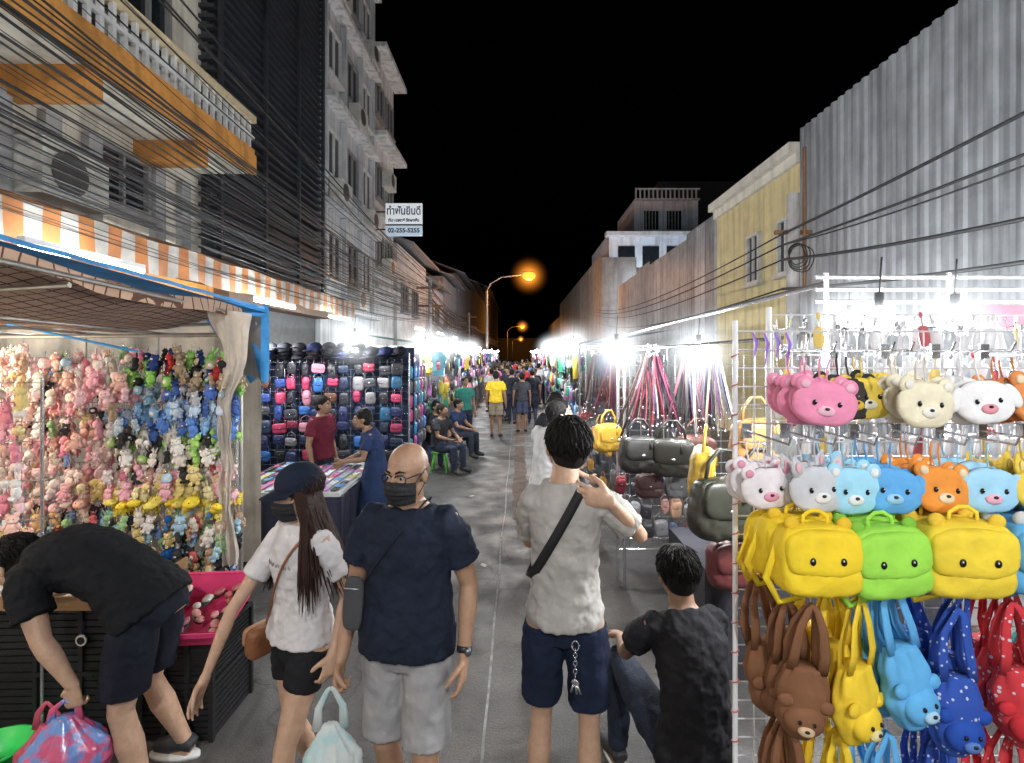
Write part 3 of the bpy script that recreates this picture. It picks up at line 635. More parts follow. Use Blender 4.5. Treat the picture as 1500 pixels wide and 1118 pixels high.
def text(s,size,loc,rot,par,m,name='lettering',ext=.004,width=None):
    cu=bpy.data.curves.new('t','FONT');cu.body=s;cu.size=size;cu.align_x='CENTER';cu.align_y='CENTER';cu.extrude=ext;cu.offset=.006
    o=bpy.data.objects.new('t',cu);COL.objects.link(o);dg=bpy.context.evaluated_depsgraph_get();me=bpy.data.meshes.new_from_object(o.evaluated_get(dg));bpy.data.objects.remove(o)
    if width and me.vertices:
        xs=[v.co.x for v in me.vertices];f=width/(max(xs)-min(xs));cx=(max(xs)+min(xs))/2
        for v in me.vertices: v.co.x=(v.co.x-cx)*f
    me.materials.clear();me.materials.append(m);return ob(name,me,par,loc,rot)
blue=mat('sign_blue',(.01,.015,.05),.5,0,3,0)
text('ทำฟันยินดี',.38,(0,-.056,.31),(rad(90),0,0),sg,blue,width=1.14);text('ทันตแพทย์ รักษาฟัน',.14,(0,-.056,.0),(rad(90),0,0),sg,blue,width=1.05)
text('02-255-5255',.2,(0,-.056,-.35),(rad(90),0,0),sg,blue,width=1.08)
def corr(name,label,x,y0,y1,z0,z1,m,period=.2,depth=.035,steps=0):
    c=MB();prof=[];y=y0
    while y<y1:
        for dy,dx in ((0,0),(.35,0),(.5,-1),(.85,-1)): prof.append((x+dx*depth,min(y1,y+dy*period)))
        y+=period
    n=len(prof);rows=[z0,lerp(z0,z1,.5),z1]
    def top(py): return .015*noise.noise(V(0,py,3))+(steps*round(noise.noise(V(0,math.floor(py/2.4)*1.37,7))*3)/3 if steps else 0)
    vs=[(px,py,z+ (top(py) if z==z1 else 0)) for z in rows for px,py in prof]
    fs=[(r*n+i,r*n+i+1,(r+1)*n+i+1,(r+1)*n+i) for r in range(2) for i in range(n-1)]
    c.add(vs,fs);o=ob(name,c.mesh(name,m),None,label=label,cat='fence')
    c=MB();
    for yy in [y0+.3+k*3 for k in range(int((y1-y0)/3)+1)]: c.box((x+.02,yy,0),(x+.12,yy+.1,z1-.05))
    c.box((x+.02,y0,z1-.6),(x+.08,y1,z1-.52));ob('support_frame',c.mesh('fr',metalm((.25,.24,.23),'dull_steel',.6)),o)
    return o
galv=mat('galvanised_sheet',(.46,.48,.51),.45,.25,2.5,.05,20,metal=.25,sheet=.8,streak=.35)
corr('corrugated_hoarding','tall grey corrugated steel hoarding beside yellow building',5.5,2.0,9.95,0,6.5,galv)
corr('corrugated_hoarding','weathered corrugated steel hoarding along the street',5.55,14.3,28.4,0,5.9,galv,steps=.5)
corr('corrugated_hoarding','corrugated steel hoarding glowing orange under street lamp',5.0,31,62,0,8.2,mat('galv_dark',(.4,.39,.37),.5,.3,2.5,.05,20,metal=.3,sheet=1.1,streak=.3))
c=MB();c.box((5.0,30.9,0),(7.1,30.98,8.0));ob('hoarding_return',c.mesh('hr',galv),label='plain steel return panel of the hoarding',cat='fence')
b=facade_obj('two-storey yellow townhouse with white cornice and windows','building',(5.5,0,0))
wallbox(b,(0,10,0),(6,14.2,5.85),mat('yellow_plaster',(.74,.62,.34),.8,.2,2.5,streak=.25))
for z0,z1,o in ((5.85,6.05,.10),(6.052,6.25,.24)):
    c=MB();c.box((-o,9.97,z0),(6,14.23,z1));ob('cornice',c.mesh('c',mat('cream_cornice',(.78,.74,.66),.7,.15,3,streak=.2)),b)
for y in (10.45,11.9): window(b,-1,y,3.75,.62,1.15,whitep,2)
b=facade_obj('white multi-storey building with balconies behind the hoarding','building',(7.2,0,0))
wp=mat('white_plaster_far',(.70,.77,.88),.8,.2,1,streak=.3)
wallbox(b,(-1.2,34,0),(7,42,10.2),wp);wallbox(b,(.9,36,10.2),(5.4,42,13.0),wp,'upper_storey')
for z in (7.2,9.9): 
    c=MB();c.box((-1.5,33.3,z),(7,34,z+.25));ob('balcony_slab',c.mesh('bs',wp),b)
c=MB();
for k in range(15): c.box((.9+.3*k,35.6,13.0),(1.0+.3*k,35.7,13.6))
c.box((.9,35.6,13.6),(5.4,35.7,13.7));c.box((.9,35.6,12.9),(5.4,36,13.0));ob('roof_railing',c.mesh('rr',wp),b)
for x in (-.6,1.0,2.6,4.2):
    for z in (8.0,):
        c=MB();c.box((x,33.93,z),(x+1.1,33.99,z+1.3));ob('window',c.mesh('w',glass),b)
for x in (1.6,3.2):
    c=MB();c.box((x,35.93,10.9),(x+1.0,35.99,12.2));o=ob('window',c.mesh('w',glass),b)
    for k in range(4):
        c=MB();c.box((x+.22*k+.1,35.88,10.9),(x+.22*k+.14,35.929,12.2));ob('window_bar',c.mesh('wb',whitep),o)
b=facade_obj('dark unlit office block behind the white building','building',(12,0,0));wallbox(b,(0,44,0),(12,55,17),mat('dim_block',(.12,.12,.13),.8))
wallbox(b,(2,43.9,9),(10,43.98,9.3),greyf,'floor_ledge');wallbox(b,(2,43.9,13),(10,43.98,13.3),greyf,'floor_ledge')
b=facade_obj('distant dark building closing the street','building',(0,0,0));wallbox(b,(5.2,64,0),(14,90,7),mat('dim_block2',(.1,.1,.1),.8));
b=facade_obj('distant low building at the street end','building',(0,0,0));wallbox(b,(-12,150,0),(12,160,7),mat('dim_block3',(.08,.08,.08),.8))
conc=mat('pole_concrete',(.3,.29,.28),.85,.3,5)
c=MB();c.tube([(0,0,0),(0,0,4.3)],[.10,.08],14);o=ob('utility_pole',c.mesh('up',conc),None,(3.75,7,0),label='concrete utility pole carrying cables beside the hoarding',cat='utility pole')
c=MB();c.box((-.25,-.03,3.75),(.25,.03,3.8));c.tube([(.1,-.1,3),(.1,-.1,4.9)],.025);ob('crossarm',c.mesh('ca',metalm((.25,.14,.08),'rust_steel',.7)),o)
for y in (22.5,40): 
    c=MB();c.tube([(0,0,0),(0,0,5.4)],[.11,.08],14);o=ob('utility_pole',c.mesh('up',conc),None,(-3.9,y,0),label='tall concrete utility pole beside shop fronts',cat='utility pole')
    c=MB();c.box((-.6,-.05,4.2),(.6,.05,4.3));c.box((-.6,-.05,5),(.6,.05,5.1));ob('crossarm',c.mesh('ca',MC['rust_steel']),o)
cab=mat('cable_black',(.012,.012,.013),.65,.2,5,0)
def cable(p,q,sag,r,label,group,wig=0):
    c=MB();p=Vector(p);q=Vector(q);n=18;ph=R.uniform(0,6)
    pts=[lerp(p,q,i/n)+V(wig*math.sin(i*.9+ph),0,-sag*4*(i/n)*(1-i/n)+wig*math.cos(i*.7+ph)) for i in range(n+1)]
    c.tube([x-p for x in pts],r,6);ob('overhead_cable',c.mesh('cable',cab,True),None,p,label=label,cat='cable',group=group)
for k in range(54):
    z=R.uniform(3.3,4.9) if k<42 else R.uniform(4.8,6.6);x=R.uniform(-4.2,-3.3)
    zz=lerp(3.5,4.7,(z-3.3)/1.6) if k<42 else R.uniform(4.6,5.4)
    cable((x,-3,z+R.uniform(.0,.3)),(-3.9+R.uniform(-.3,.5),22.5,zz),R.uniform(.2,.85),R.choice([.004,.005,.007,.009,.012]),'sagging black cable strung along the facades','overhead cables along the shophouses',R.uniform(0,.03))
    if k%3==0: cable((-3.9,22.5,zz),(-3.9,40,zz+R.uniform(-.2,.2)),.5,.016,'black cable continuing down the street','overhead cables along the shophouses')
for (z0,z1,sg_) in ((3.75,4.35,.1),(3.6,3.9,.15),(3.6,4.05,.3),(3.4,3.2,.25),(3.0,2.9,.2)):
    cable((3.6,7,z0),(3.9,-2,z1),sg_,R.choice([.009,.014,.018]),'cable running from the pole past the hoarding','cables beside the hoarding')
    cable((3.6,7,z0),(4.6,30,z0+1.0),.4,.012,'cable running from the pole past the hoarding','cables beside the hoarding')
for k in range(4):
    c=MB();c.tube([V(math.cos(t)*(.11+.02*k),.02*math.sin(3*t+k),math.sin(t)*(.14+.015*k)) for t in [2*math.pi*i/20 for i in range(21)]],.007,5);ob('cable_coil',c.mesh('coil',cab,True),None,(3.72+.02*k,6.85,3.45-.02*k),label='coil of spare cable tied to the utility pole',cat='cable',group='cable coils on the utility pole')
# ------------- lights
def light(name,loc,e,col=(1,.96,.9),r=.05,par=None):
    d=bpy.data.lights.new(name,'POINT');d.energy=e;d.color=col;d.shadow_soft_size=r
    o=bpy.data.objects.new(name,d);o.location=loc;COL.objects.link(o)
    if par:o.parent=par
    return o
def bloommat(name,col,st,p=3.5):  # emission-only volume imitating glare round lamps; nothing in the air scatters light
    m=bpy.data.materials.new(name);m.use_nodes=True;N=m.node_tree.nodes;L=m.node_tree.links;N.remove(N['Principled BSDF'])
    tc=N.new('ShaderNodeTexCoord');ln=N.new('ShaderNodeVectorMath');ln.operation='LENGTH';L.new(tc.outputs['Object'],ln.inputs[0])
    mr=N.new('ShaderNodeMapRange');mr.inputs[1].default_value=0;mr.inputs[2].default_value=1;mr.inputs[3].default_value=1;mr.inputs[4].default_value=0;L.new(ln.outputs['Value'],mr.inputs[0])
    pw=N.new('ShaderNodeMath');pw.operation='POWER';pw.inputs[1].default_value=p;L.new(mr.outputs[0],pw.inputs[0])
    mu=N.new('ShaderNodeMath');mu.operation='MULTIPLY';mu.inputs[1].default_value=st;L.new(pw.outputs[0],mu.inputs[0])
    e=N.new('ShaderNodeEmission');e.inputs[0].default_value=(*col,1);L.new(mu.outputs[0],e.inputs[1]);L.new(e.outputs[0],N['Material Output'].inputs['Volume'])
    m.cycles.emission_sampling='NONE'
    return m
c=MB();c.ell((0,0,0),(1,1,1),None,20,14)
BLOOMW=c.mesh('bloom',bloommat('bloom_glow_white',(.90,.96,1),9.0,3.8));BLOOMO=c.mesh('bloom',bloommat('bloom_glow_orange',(1,.30,.03),4.0))  # painted glow spheres for white bulbs and sodium bowls
bulbm=mat('bulb_glow',(1,1,1),.3,0,1,0,emit=60,ecol=(.97,.99,1))
bulbw=mat('bulb_glow_warm',(1,1,1),.3,0,1,0,emit=8,ecol=(1,.9,.7))
c=MB();c.tube([(0,0,.06),(0,0,.14)],.02,10);c.tube([(0,0,.14),(.01,0,.3)],.004,5);sock=c.mesh('socket',blackM,True)
c=MB();c.ell((0,0,.01),(.062,.062,.07),None,16,12);bm_=c.mesh('bulb',bulbm,True);c2_=MB();c2_.ell((0,0,.01),(.045,.045,.055),None,16,12);bmw=c2_.mesh('bulb',bulbw,True)
def bulb(x,y,z,e,col=(.95,.98,1),warm=False,bloom=0):
    o=ob('hanging_lamp',sock,None,(x,y,z),label='bare white bulb on a stall frame or added as fill',cat='lamp',group='bulbs hanging over the stalls');ob('bulb',bmw if warm else bm_,o)
    light('lamp_light',(0,0,-.13),e,col,.06,o)
    if bloom: ob('bloom_glow',BLOOMW,o,scale=bloom)
tubem=mat('tube_glow',(1,1,1),.3,0,1,0,emit=25,ecol=(.95,1,1))
def tubelight(x,y,z,e,L=1.2):
    c=MB();c.box((-.03,-L/2,.02),(.03,L/2,.06));o=ob('fluorescent_lamp',c.mesh('fix',whitep),None,(x,y,z),label='white fluorescent tube fixed under the awning',cat='lamp',group='fluorescent tubes under awnings')
    c=MB();c.tube([(0,-L/2,0),(0,L/2,0)],.022,10);ob('tube',c.mesh('tube',tubem,True),o);light('lamp_light',(0,0,-.06),e,(.92,1,1),.1,o)
tubelight(-3.6,4.3,2.9,80);tubelight(-3.6,7.6,2.85,110);tubelight(-3.7,10.6,2.85,110);tubelight(-2.7,14,2.8,120);tubelight(-2.6,17,2.8,100);tubelight(-2.6,21,2.8,100)
sod=mat('sodium_glow',(.3,.1,.02),.3,0,1,0,emit=2.1,ecol=(1,.36,.03))
for (y,e) in ((28,800),(78,1200),(140,1000)):
    c=MB();c.tube([(0,0,0),(0,0,5.6)],[.09,.06],12);o=ob('street_lamp',c.mesh('sl',metalm((.3,.3,.3),'lamp_pole_steel',.6)),None,(-1.75,y,0),label='street lamp with curved arm and glowing orange sodium head',cat='street lamp',group='sodium street lamps')
    c=MB();c.tube([(0,0,5.6),(.2,0,6.0),(.8,0,6.35),(2.0,0,6.5)],.04,8);ob('arm',c.mesh('arm',MC['lamp_pole_steel']),o)
    c=MB();c.ell((2.25,0,6.62),(.38,.16,.07),None,16,10);ob('lamp_head',c.mesh('lh',MC['lamp_pole_steel']),o)
    c=MB();c.ell((2.3,0,6.42),(.36,.26,.24),None,18,12);ob('lamp_bowl',c.mesh('lb',sod,True),o)
    light('lamp_light',(2.3,0,6.0),e,(1,.36,.05),.15,o)
    ob('bloom_glow',BLOOMO,o,(2.3,0,6.42),scale=1.25)
# ------------- goods
steel=metalm((.7,.7,.72),'chrome',.25);whitew=mat('white_wire',(.72,.72,.74),.35,.1,10,0)
CACHE={}
def toy(kind,colr):
    k=(kind,colr)
    if k in CACHE:return CACHE[k]
    c=MB();pm=plush(colr);em=mat('bead_black',(.01,.01,.01),.2,0,1,0);wm=plush((.7,.66,.6))
    if kind=='bear':
        c.ell((0,0,-.045),(.036,.028,.04),None,12,8);c.ell((0,-.004,.012),(.034,.03,.03),None,12,8)
        for sx in (1,-1):
            c.ell((.024*sx,0,.038),(.012,.007,.012),None,8,6);c.ell((.036*sx,-.01,-.03),(.012,.012,.024),Matrix.Rotation(-.5*sx,3,'Y'),8,6);c.ell((.022*sx,-.018,-.08),(.015,.02,.014),None,8,6);c.ell((.012*sx,-.03,.016),.0035,None,6,4,1)
        c.ell((0,-.028,.004),(.012,.008,.009),None,8,6,2)
    elif kind=='rabbit':
        c.ell((0,0,-.045),(.032,.026,.042),None,12,8);c.ell((0,-.004,.008),(.032,.028,.028),None,12,8)
        for sx in (1,-1):
            c.ell((.014*sx,0,.055),(.008,.006,.03),Matrix.Rotation(.25*sx,3,'Y'),8,6);c.ell((.03*sx,-.01,-.035),(.01,.01,.022),None,8,6);c.ell((.018*sx,-.018,-.082),(.013,.018,.012),None,8,6);c.ell((.012*sx,-.028,.012),.0035,None,6,4,1)
    elif kind=='slipper':
        c.ell((0,-.01,0),(.045,.06,.034),None,14,8);c.ell((0,-.062,-.004),(.014,.014,.008),None,8,6,2)
        for sx in (1,-1): c.ell((.016*sx,-.05,.018),.005,None,6,4,1)
    elif kind=='ball':
        c.ell((0,0,-.01),(.03,.03,.03),None,12,8);c.ell((0,-.02,-.01),(.014,.012,.012),None,8,6,2);c.tube([(-.02,-.01,-.03),(-.024,-.012,-.07)],[.008,.003],6);c.tube([(.02,-.01,-.03),(.024,-.012,-.07)],[.008,.003],6)
    else:
        c.ell((0,0,-.01),(.038,.016,.038),None,14,8,0,.7);c.ell((0,-.014,-.01),(.02,.006,.016),None,10,6,2)
    c.tube([(0,0,.035),(0,.004,.075)],.002,4,3)
    CACHE[k]=c.mesh('toy',[pm,em,wm if kind!='slipper' else plush((.75,.3,.03)),steel],True);return CACHE[k]
def cname(c):
    r,g,b=c;m=max(c)
    if m<.06:return 'black'
    if min(c)>.45:return 'white'
    if max(c)-min(c)<.08:return 'grey'
    if r>.4 and g>.3 and b<.2:return 'yellow'
    if r>.4 and b>.2:return 'pink'
    if r>.35 and g>.12 and b<.15:return 'orange'
    if b>=g and b>r:return 'blue'
    if g>r:return 'green'
    if r>.3 and g<.12:return 'red'
    return 'brown'
def grid_panel(name,label,x0,x1,y,z0,z1,step,r,m,axis='x',post=.015):
    c=MB();n=int((x1-x0)/step)
    P=(lambda a,z:(a,0,z)) if axis=='x' else (lambda a,z:(0,a,z))
    for i in range(n+1): a=x0+(x1-x0)*i/n;c.tube([P(a,z0),P(a,z1)],r,4,cap=False)
    k=int((z1-z0)/step)
    for i in range(k+1): z=z0+(z1-z0)*i/k;c.tube([P(x0,z),P(x1,z)],r,4,cap=False)
    if axis=='x': o=ob(name,c.mesh(name,m),None,(0,y,0),label=label,cat='display rack')
    else: o=ob(name,c.mesh(name,m),None,(y,0,0),label=label,cat='display rack')
    for a in (x0,x1):
        c=MB();c.tube([P(a,0),P(a,z1+.03)],post,10);ob('post',c.mesh('post',m),o)
    return o
grid_panel('display_rack','wire grid rack hung with rows of plush toys',-3.75,-1.93,3.5,.55,2.08,.1,.0025,steel)
pinks=[(.80,.42,.48),(.82,.55,.58),(.75,.28,.36),(.80,.64,.60),(.78,.48,.40),(.78,.66,.56),(.80,.74,.72)];mixc=[(.78,.75,.70),(.25,.38,.65),(.72,.58,.25),(.5,.12,.12),(.3,.5,.25),(.05,.05,.05),(.70,.45,.25),(.4,.6,.72),(.45,.32,.22),(.78,.72,.62)]
TG='small plush toys hanging on the wire rack'
def toycol(z,f):
    u=(2.08-z)/1.45
    if f>.62 and u<.09: return R.choice([(.03,.03,.03),(.5,.05,.05),(.25,.5,.12),(.03,.06,.2),(.4,.3,.2)])
    if f>.6 and .09<=u<.2: return R.choice([(.03,.03,.05),(.08,.15,.45),(.5,.3,.25),(.4,.4,.42),(.25,.4,.5)])
    if f>.58 and .2<=u<.33: return R.choice([(.12,.25,.6),(.08,.15,.4),(.25,.45,.7),(.5,.6,.7)])
    if f>.5 and .33<=u<.48: return R.choice([(.78,.75,.70),(.05,.05,.05),(.35,.6,.15),(.75,.68,.6)])
    if .53<=u<.63: return R.choice([(.78,.64,.25),(.78,.70,.4),(.8,.42,.48)]) if f>.35 else R.choice(pinks)
    if .63<=u<.70: return R.choice([(.80,.62,.06),(.80,.68,.15)]) if f>.5 else R.choice(pinks)
    if u>=.70: return R.choice(mixc+[(.02,.1,.3),(.04,.04,.05),(.1,.25,.5)])
    return R.choice(pinks) if R.random()<(.95-f*.5) else R.choice(mixc)
back_items=[]
for r_ in range(14):
    z=2.06-.105*r_
    for k in range(20):
        x=-3.72+.093*k+R.uniform(-.025,.025);f=k/20;col=toycol(z,f)
        kind='slipper' if .6<(2.08-z)/1.45<.72 and f>.3 else R.choice(['bear','rabbit','ball','pouch','bear'])
        zz=z+R.uniform(-.025,.025);rt=(R.uniform(-.3,.3),R.uniform(-.3,.3),R.uniform(-1.2,1.2));sc_=R.uniform(.6,1.0)
        if R.random()<.9:
            ob('plush_toy',toy(kind,col),None,(x,3.38+R.uniform(-.03,.03),zz),rt,'small %s plush %s hanging on wire rack'%(cname(col),'toy slipper' if kind=='slipper' else kind if kind!='pouch' else 'pouch'),'toy',TG,scale=sc_)
        for q in range(4): back_items.append((toy(R.choice([kind,'bear','ball','rabbit']),toycol(z,f)),TM_((x+R.uniform(-.06,.06),3.43+.02*q,zz+R.uniform(-.06,.05)),(0,R.uniform(-.4,.4),R.uniform(-1,1)),R.uniform(.6,.95))))
bake('packed_toys',back_items,'dense mass of small plush toys packed behind the front row','toys')
grid_panel('display_rack','wire rack crowded with pink plush toys',-3.0,-2.56,2.75,.9,1.95,.1,.0025,steel,post=.008)
for r_ in range(11):
    for k in range(5):
        col=R.choice(pinks+[(.75,.72,.68),(.72,.58,.25)])
        ob('plush_toy',toy(R.choice(['bear','rabbit','ball']),col),None,(-2.98+.09*k+R.uniform(-.02,.02),2.68+R.uniform(-.03,.03),1.9-.095*r_),(R.uniform(-.2,.2),R.uniform(-.2,.2),R.uniform(-.8,.8)),'small %s plush toy hanging on wire rack'%cname(col),'toy',TG,scale=R.uniform(.75,1.0))
net=bpy.data.materials.new('shade_net');net.use_nodes=True
def netmat(m,c,sc_):
    N=m.node_tree.nodes;L=m.node_tree.links;b=N['Principled BSDF'];tc=N.new('ShaderNodeTexCoord')
    br=N.new('ShaderNodeTexBrick');br.offset=0;br.inputs['Scale'].default_value=sc_;br.inputs['Brick Width'].default_value=.5;br.inputs['Row Height'].default_value=.5;br.inputs['Mortar Size'].default_value=.035
    br.inputs['Color1'].default_value=(*c,1);br.inputs['Color2'].default_value=(*[x*.85 for x in c],1);br.inputs['Mortar'].default_value=(.10,.045,.03,1)
    L.new(tc.outputs['Object'],br.inputs[0]);L.new(br.outputs[0],b.inputs['Base Color']);b.inputs['Roughness'].default_value=.8
    t=N.new('ShaderNodeBsdfTranslucent');L.new(br.outputs[0],t.inputs[0]);ms=N.new('ShaderNodeMixShader');ms.inputs[0].default_value=.4;L.new(b.outputs[0],ms.inputs[1]);L.new(t.outputs[0],ms.inputs[2]);L.new(ms.outputs[0],N['Material Output'].inputs[0])
netmat(net,(.52,.36,.27),7)
c=MB();c.grid(lambda u,v:V(lerp(-1.93,-4.2,u)+.02*math.sin(v*9),lerp(.8,3.55,v),2.54-.13*v-.13*u-.10*math.sin(u*math.pi)+.05*math.sin(u*7)*math.sin(v*5)-.02*math.sin(v*12)+.02*noise.noise(V(u*9,v*9,0))),40,40)
c.grid(lambda u,v:V(-1.93+.02*math.sin(u*9)+.02*math.sin(u*40)*v,lerp(.8,3.55,u),2.54-.13*u-.02*math.sin(u*12)-(.04+.04*u)*v),40,3)
ob('stall_canopy',c.mesh('can',net,True),label='tan checked shade-net canopy over the toy stall',cat='canopy')
c=MB()
def dr(u,v):
    w=.22*(1-v)**5+.06+.025*math.sin(v*7+1)**2
    x=-2.06+.13*v**.6+.07*math.exp(-((v-.2)/.12)**2)+u*w+.02*noise.noise(V(u*3,v*9,0))
    return V(x,3.36+(.014*math.sin(u*13+v*5)+.010*math.sin(u*27-v*9))*(.4+v)+.03*noise.noise(V(u*4,v*12,2)),2.42-1.70*v-.05*u*(1-v))
c.grid(dr,30,90);ob('draped_curtain',c.mesh('dr',mat('drape_beige',(.66,.58,.50),.85,.3,5,.45,16,trans=.35),True),label='crumpled pale sheet draped down the stall corner',cat='curtain')
c=MB();c.grid(lambda u,v:V(lerp(-1.94,-3.6,u),lerp(.8,3.95,v),2.565-.135*v+.01*math.sin(u*6+v*4)+.07*u),20,20)
c.grid(lambda u,v:V(-1.935+.008*math.sin(u*60),lerp(.8,3.9,u),2.60-.135*u-.022*v),40,1)
c.grid(lambda u,v:V(lerp(-1.94,-2.5,u*(1-v*.75)),3.97+.012*math.sin(u*9+v*3),2.50-.60*v-.02*math.sin(u*8)),20,20)
ob('tarpaulin',c.mesh('tarp',mat('blue_tarp',(.06,.30,.66),.5,.35,6,.35,8,trans=.35),True),label='bright blue tarpaulin sheet over the toy stall',cat='tarpaulin')
c=MB();c.grid(lambda u,v:V(lerp(-4.4,-2.0,u),4.0+.05*math.sin(u*12)+.03*noise.noise(V(u*9,v*4,0)),2.4-1.9*v),40,14);ob('backing_sheet',c.mesh('bk',mat('pale_sheet',(.45,.39,.32),.8,.45,3,.5,6,trans=.35,streak=.5),True),label='pale plastic sheet hung behind the toy rack',cat='sheet')
fr=MB()
for x,y in ((-1.93,3.55),(-3.9,3.55),(-1.93,.8)): fr.tube([(x,y,0),(x,y,2.36 if y>1 else 2.48)],.018,8)
fr.tube([(-1.93,.8,2.5),(-1.93,3.55,2.38)],.012,8);fr.tube([(-4.2,3.55,2.22),(-1.93,3.55,2.24)],.014,8);fr.tube([(-4.2,2.2,2.26),(-1.93,2.2,2.40)],.012,8);fr.tube([(-4.2,3.9,2.3),(-2.0,3.9,2.34)],.014,8)
for x in (-2.5,-3.0,-3.6): fr.tube([(x,1.0,2.32),(x,3.9,2.24)],.009,6);fr.tube([(x,3.55,2.24),(x,3.55,2.08)],.006,6)
ob('market_stall',fr.mesh('fr',metalm((.35,.33,.3),'stall_steel',.5)),label='tubular steel frame of the toy stall',cat='market stall')
c=MB();c.tube([(-3.3,3.3,2.3),(-2.45,3.3,2.12)],.008,6);ob('rope',c.mesh('rope',fabric((.05,.3,.7))),label='thin blue rope tied across the toy stall',cat='rope')
def crate(loc,sx,sy,sz,m,label,cat='crate'):
    c=MB();t=.014
    c.box((-sx,-sy,0),(sx,sy,.012))
    for k in range(9):
        z0=sz*k/9+.012;z1=z0+sz/9-(.008 if k<8 else .004)
        for (a,b_) in (((-sx,-sy),(sx,-sy+t)),((-sx,sy-t),(sx,sy)),((-sx,-sy+t+.001),(-sx+t,sy-t-.001)),((sx-t,-sy+t+.001),(sx,sy-t-.001))): c.box((a[0],a[1],z0),(b_[0],b_[1],z1))
    for a in (-1,-.33,.33,1):
        for b_ in (-1,1): c.box((a*(sx+.003)-.012,b_*(sy+.003)-.012,.001),(a*(sx+.003)+.012,b_*(sy+.003)+.012,sz-.001))
    c.box((-sx-.012,-sy-.012,sz),(sx+.012,-sy+.004,sz+.02));c.box((-sx-.012,sy-.004,sz),(sx+.012,sy+.012,sz+.02));c.box((-sx-.012,-sy+.005,sz),(-sx+.004,sy-.005,sz+.02));c.box((sx-.004,-sy+.005,sz),(sx+.012,sy-.005,sz+.02))
    return ob('plastic_crate',c.mesh('crate',m),None,loc,(0,0,R.uniform(-.04,.04)),label,cat)
bp_=mat('black_plastic',(.012,.012,.013),.5,.3,6)
crate((-1.86,2.98,0),.19,.2,.3,bp_,'black stackable plastic crate under pink tray');crate((-1.86,2.98,.325),.19,.2,.22,bp_,'black stackable plastic crate supporting pink tray')
crate((-2.5,2.98,0),.36,.2,.36,bp_,'black slatted plastic crate under wooden tray');crate((-2.5,2.98,.385),.36,.2,.34,bp_,'black slatted plastic crate with round emblem')
c=MB();c.tube([(-2.36,2.765,.56),(-2.36,2.758,.56)],.03,20);c.tube([(-2.36,2.758,.56),(-2.36,2.755,.56)],.02,16,1);ob('round_badge',c.mesh('bd',[whitep,bp_]),label='small round white badge on black crate',cat='badge')
pk=vinyl((.70,.05,.17));c=MB()
SQ=((-1,-1),(1,-1),(1,1),(-1,1))
rs=[[V(a*(.19+.04*q),b_*(.19+.05*q),.12*q) for a,b_ in SQ] for q in (0,1)]
c.rings(rs,cap=False);c.add(rs[0],[(0,1,2,3)]);c.rings([[V(a*.235,b_*.245,.12) for a,b_ in SQ],[V(a*.25,b_*.26,.125) for a,b_ in SQ],[V(a*.25,b_*.26,.10) for a,b_ in SQ]],cap=False)
tray=ob('pink_tray',c.mesh('tray',pk),None,(-1.80,2.9,.60),(rad(13),0,.08),'bright pink tilted plastic tray holding small shoes','tray')
TMt=Matrix.Translation((-1.80,2.9,.60))@Euler((rad(13),0,.08)).to_matrix().to_4x4()
for k in range(12):
    col=R.choice([(.6,.28,.24),(.6,.48,.4),(.4,.1,.1),(.55,.5,.46),(.3,.1,.12)]);c=MB();c.ell((0,0,0),(.026,.065,.012),None,12,8,1);c.ell((0,.025,.014),(.024,.034,.018),None,12,8);c.ell((0,-.04,.016),(.023,.022,.018),None,10,6)
    ob('small_shoe',c.mesh('shoe',[vinyl(col),black],True),None,TMt@V(-.13+.13*(k%3)+R.uniform(-.02,.02),-.13+.09*(k//3),.045+.02*(k%2)),(rad(13),R.uniform(-.3,.3),R.uniform(-1,1)),'small %s shoe lying in the pink tray'%cname(col),'shoe','small shoes in the pink tray')
wood=mat('wood_tray',(.30,.17,.08),.6,.4,4,.2,30,stretch=(1,6,1));c=MB();c.box((-2.95,2.7,.75),(-2.1,3.25,.77));c.box((-2.95,2.7,.771),(-2.1,2.715,.82));c.box((-2.115,2.716,.771),(-2.1,3.25,.82));ob('wooden_tray',c.mesh('wt',wood),label='shallow wooden tray of knick-knacks on the crates',cat='tray')
for k in range(30):
    col=R.choice([(.7,.4,.1),(.6,.5,.4),(.5,.1,.1),(.7,.65,.5),(.3,.15,.08)]);c=MB();c.ell((0,0,0),(.03,.045,.014),None,10,7,0,.5);c.ell((0,0,.012),(.014,.014,.01),None,8,6)
    ob('trinket',c.mesh('tr',vinyl(col),True),None,(-2.88+.085*(k%9)+R.uniform(-.02,.02),2.78+.12*(k//9)+R.uniform(-.02,.02),.786),(0,0,R.uniform(-1,1)),'small boxed trinket lying in wooden tray','trinket','trinkets in the wooden tray')
rs=[[V(math.cos(t)*r0,math.sin(t)*r0,z) for t in [2*math.pi*i/28 for i in range(28)]] for z,r0 in ((0,.10),(.13,.14),(.13,.155),(.12,.155),(.12,.142))]
c=MB();c.rings(rs,cap=False);c.add(rs[0],[tuple(range(28))]);ob('green_basin',c.mesh('basin',vinyl((.04,.62,.12)),True),None,(-2.64,2.58,0),label='bright green plastic basin on the ground',cat='basin')
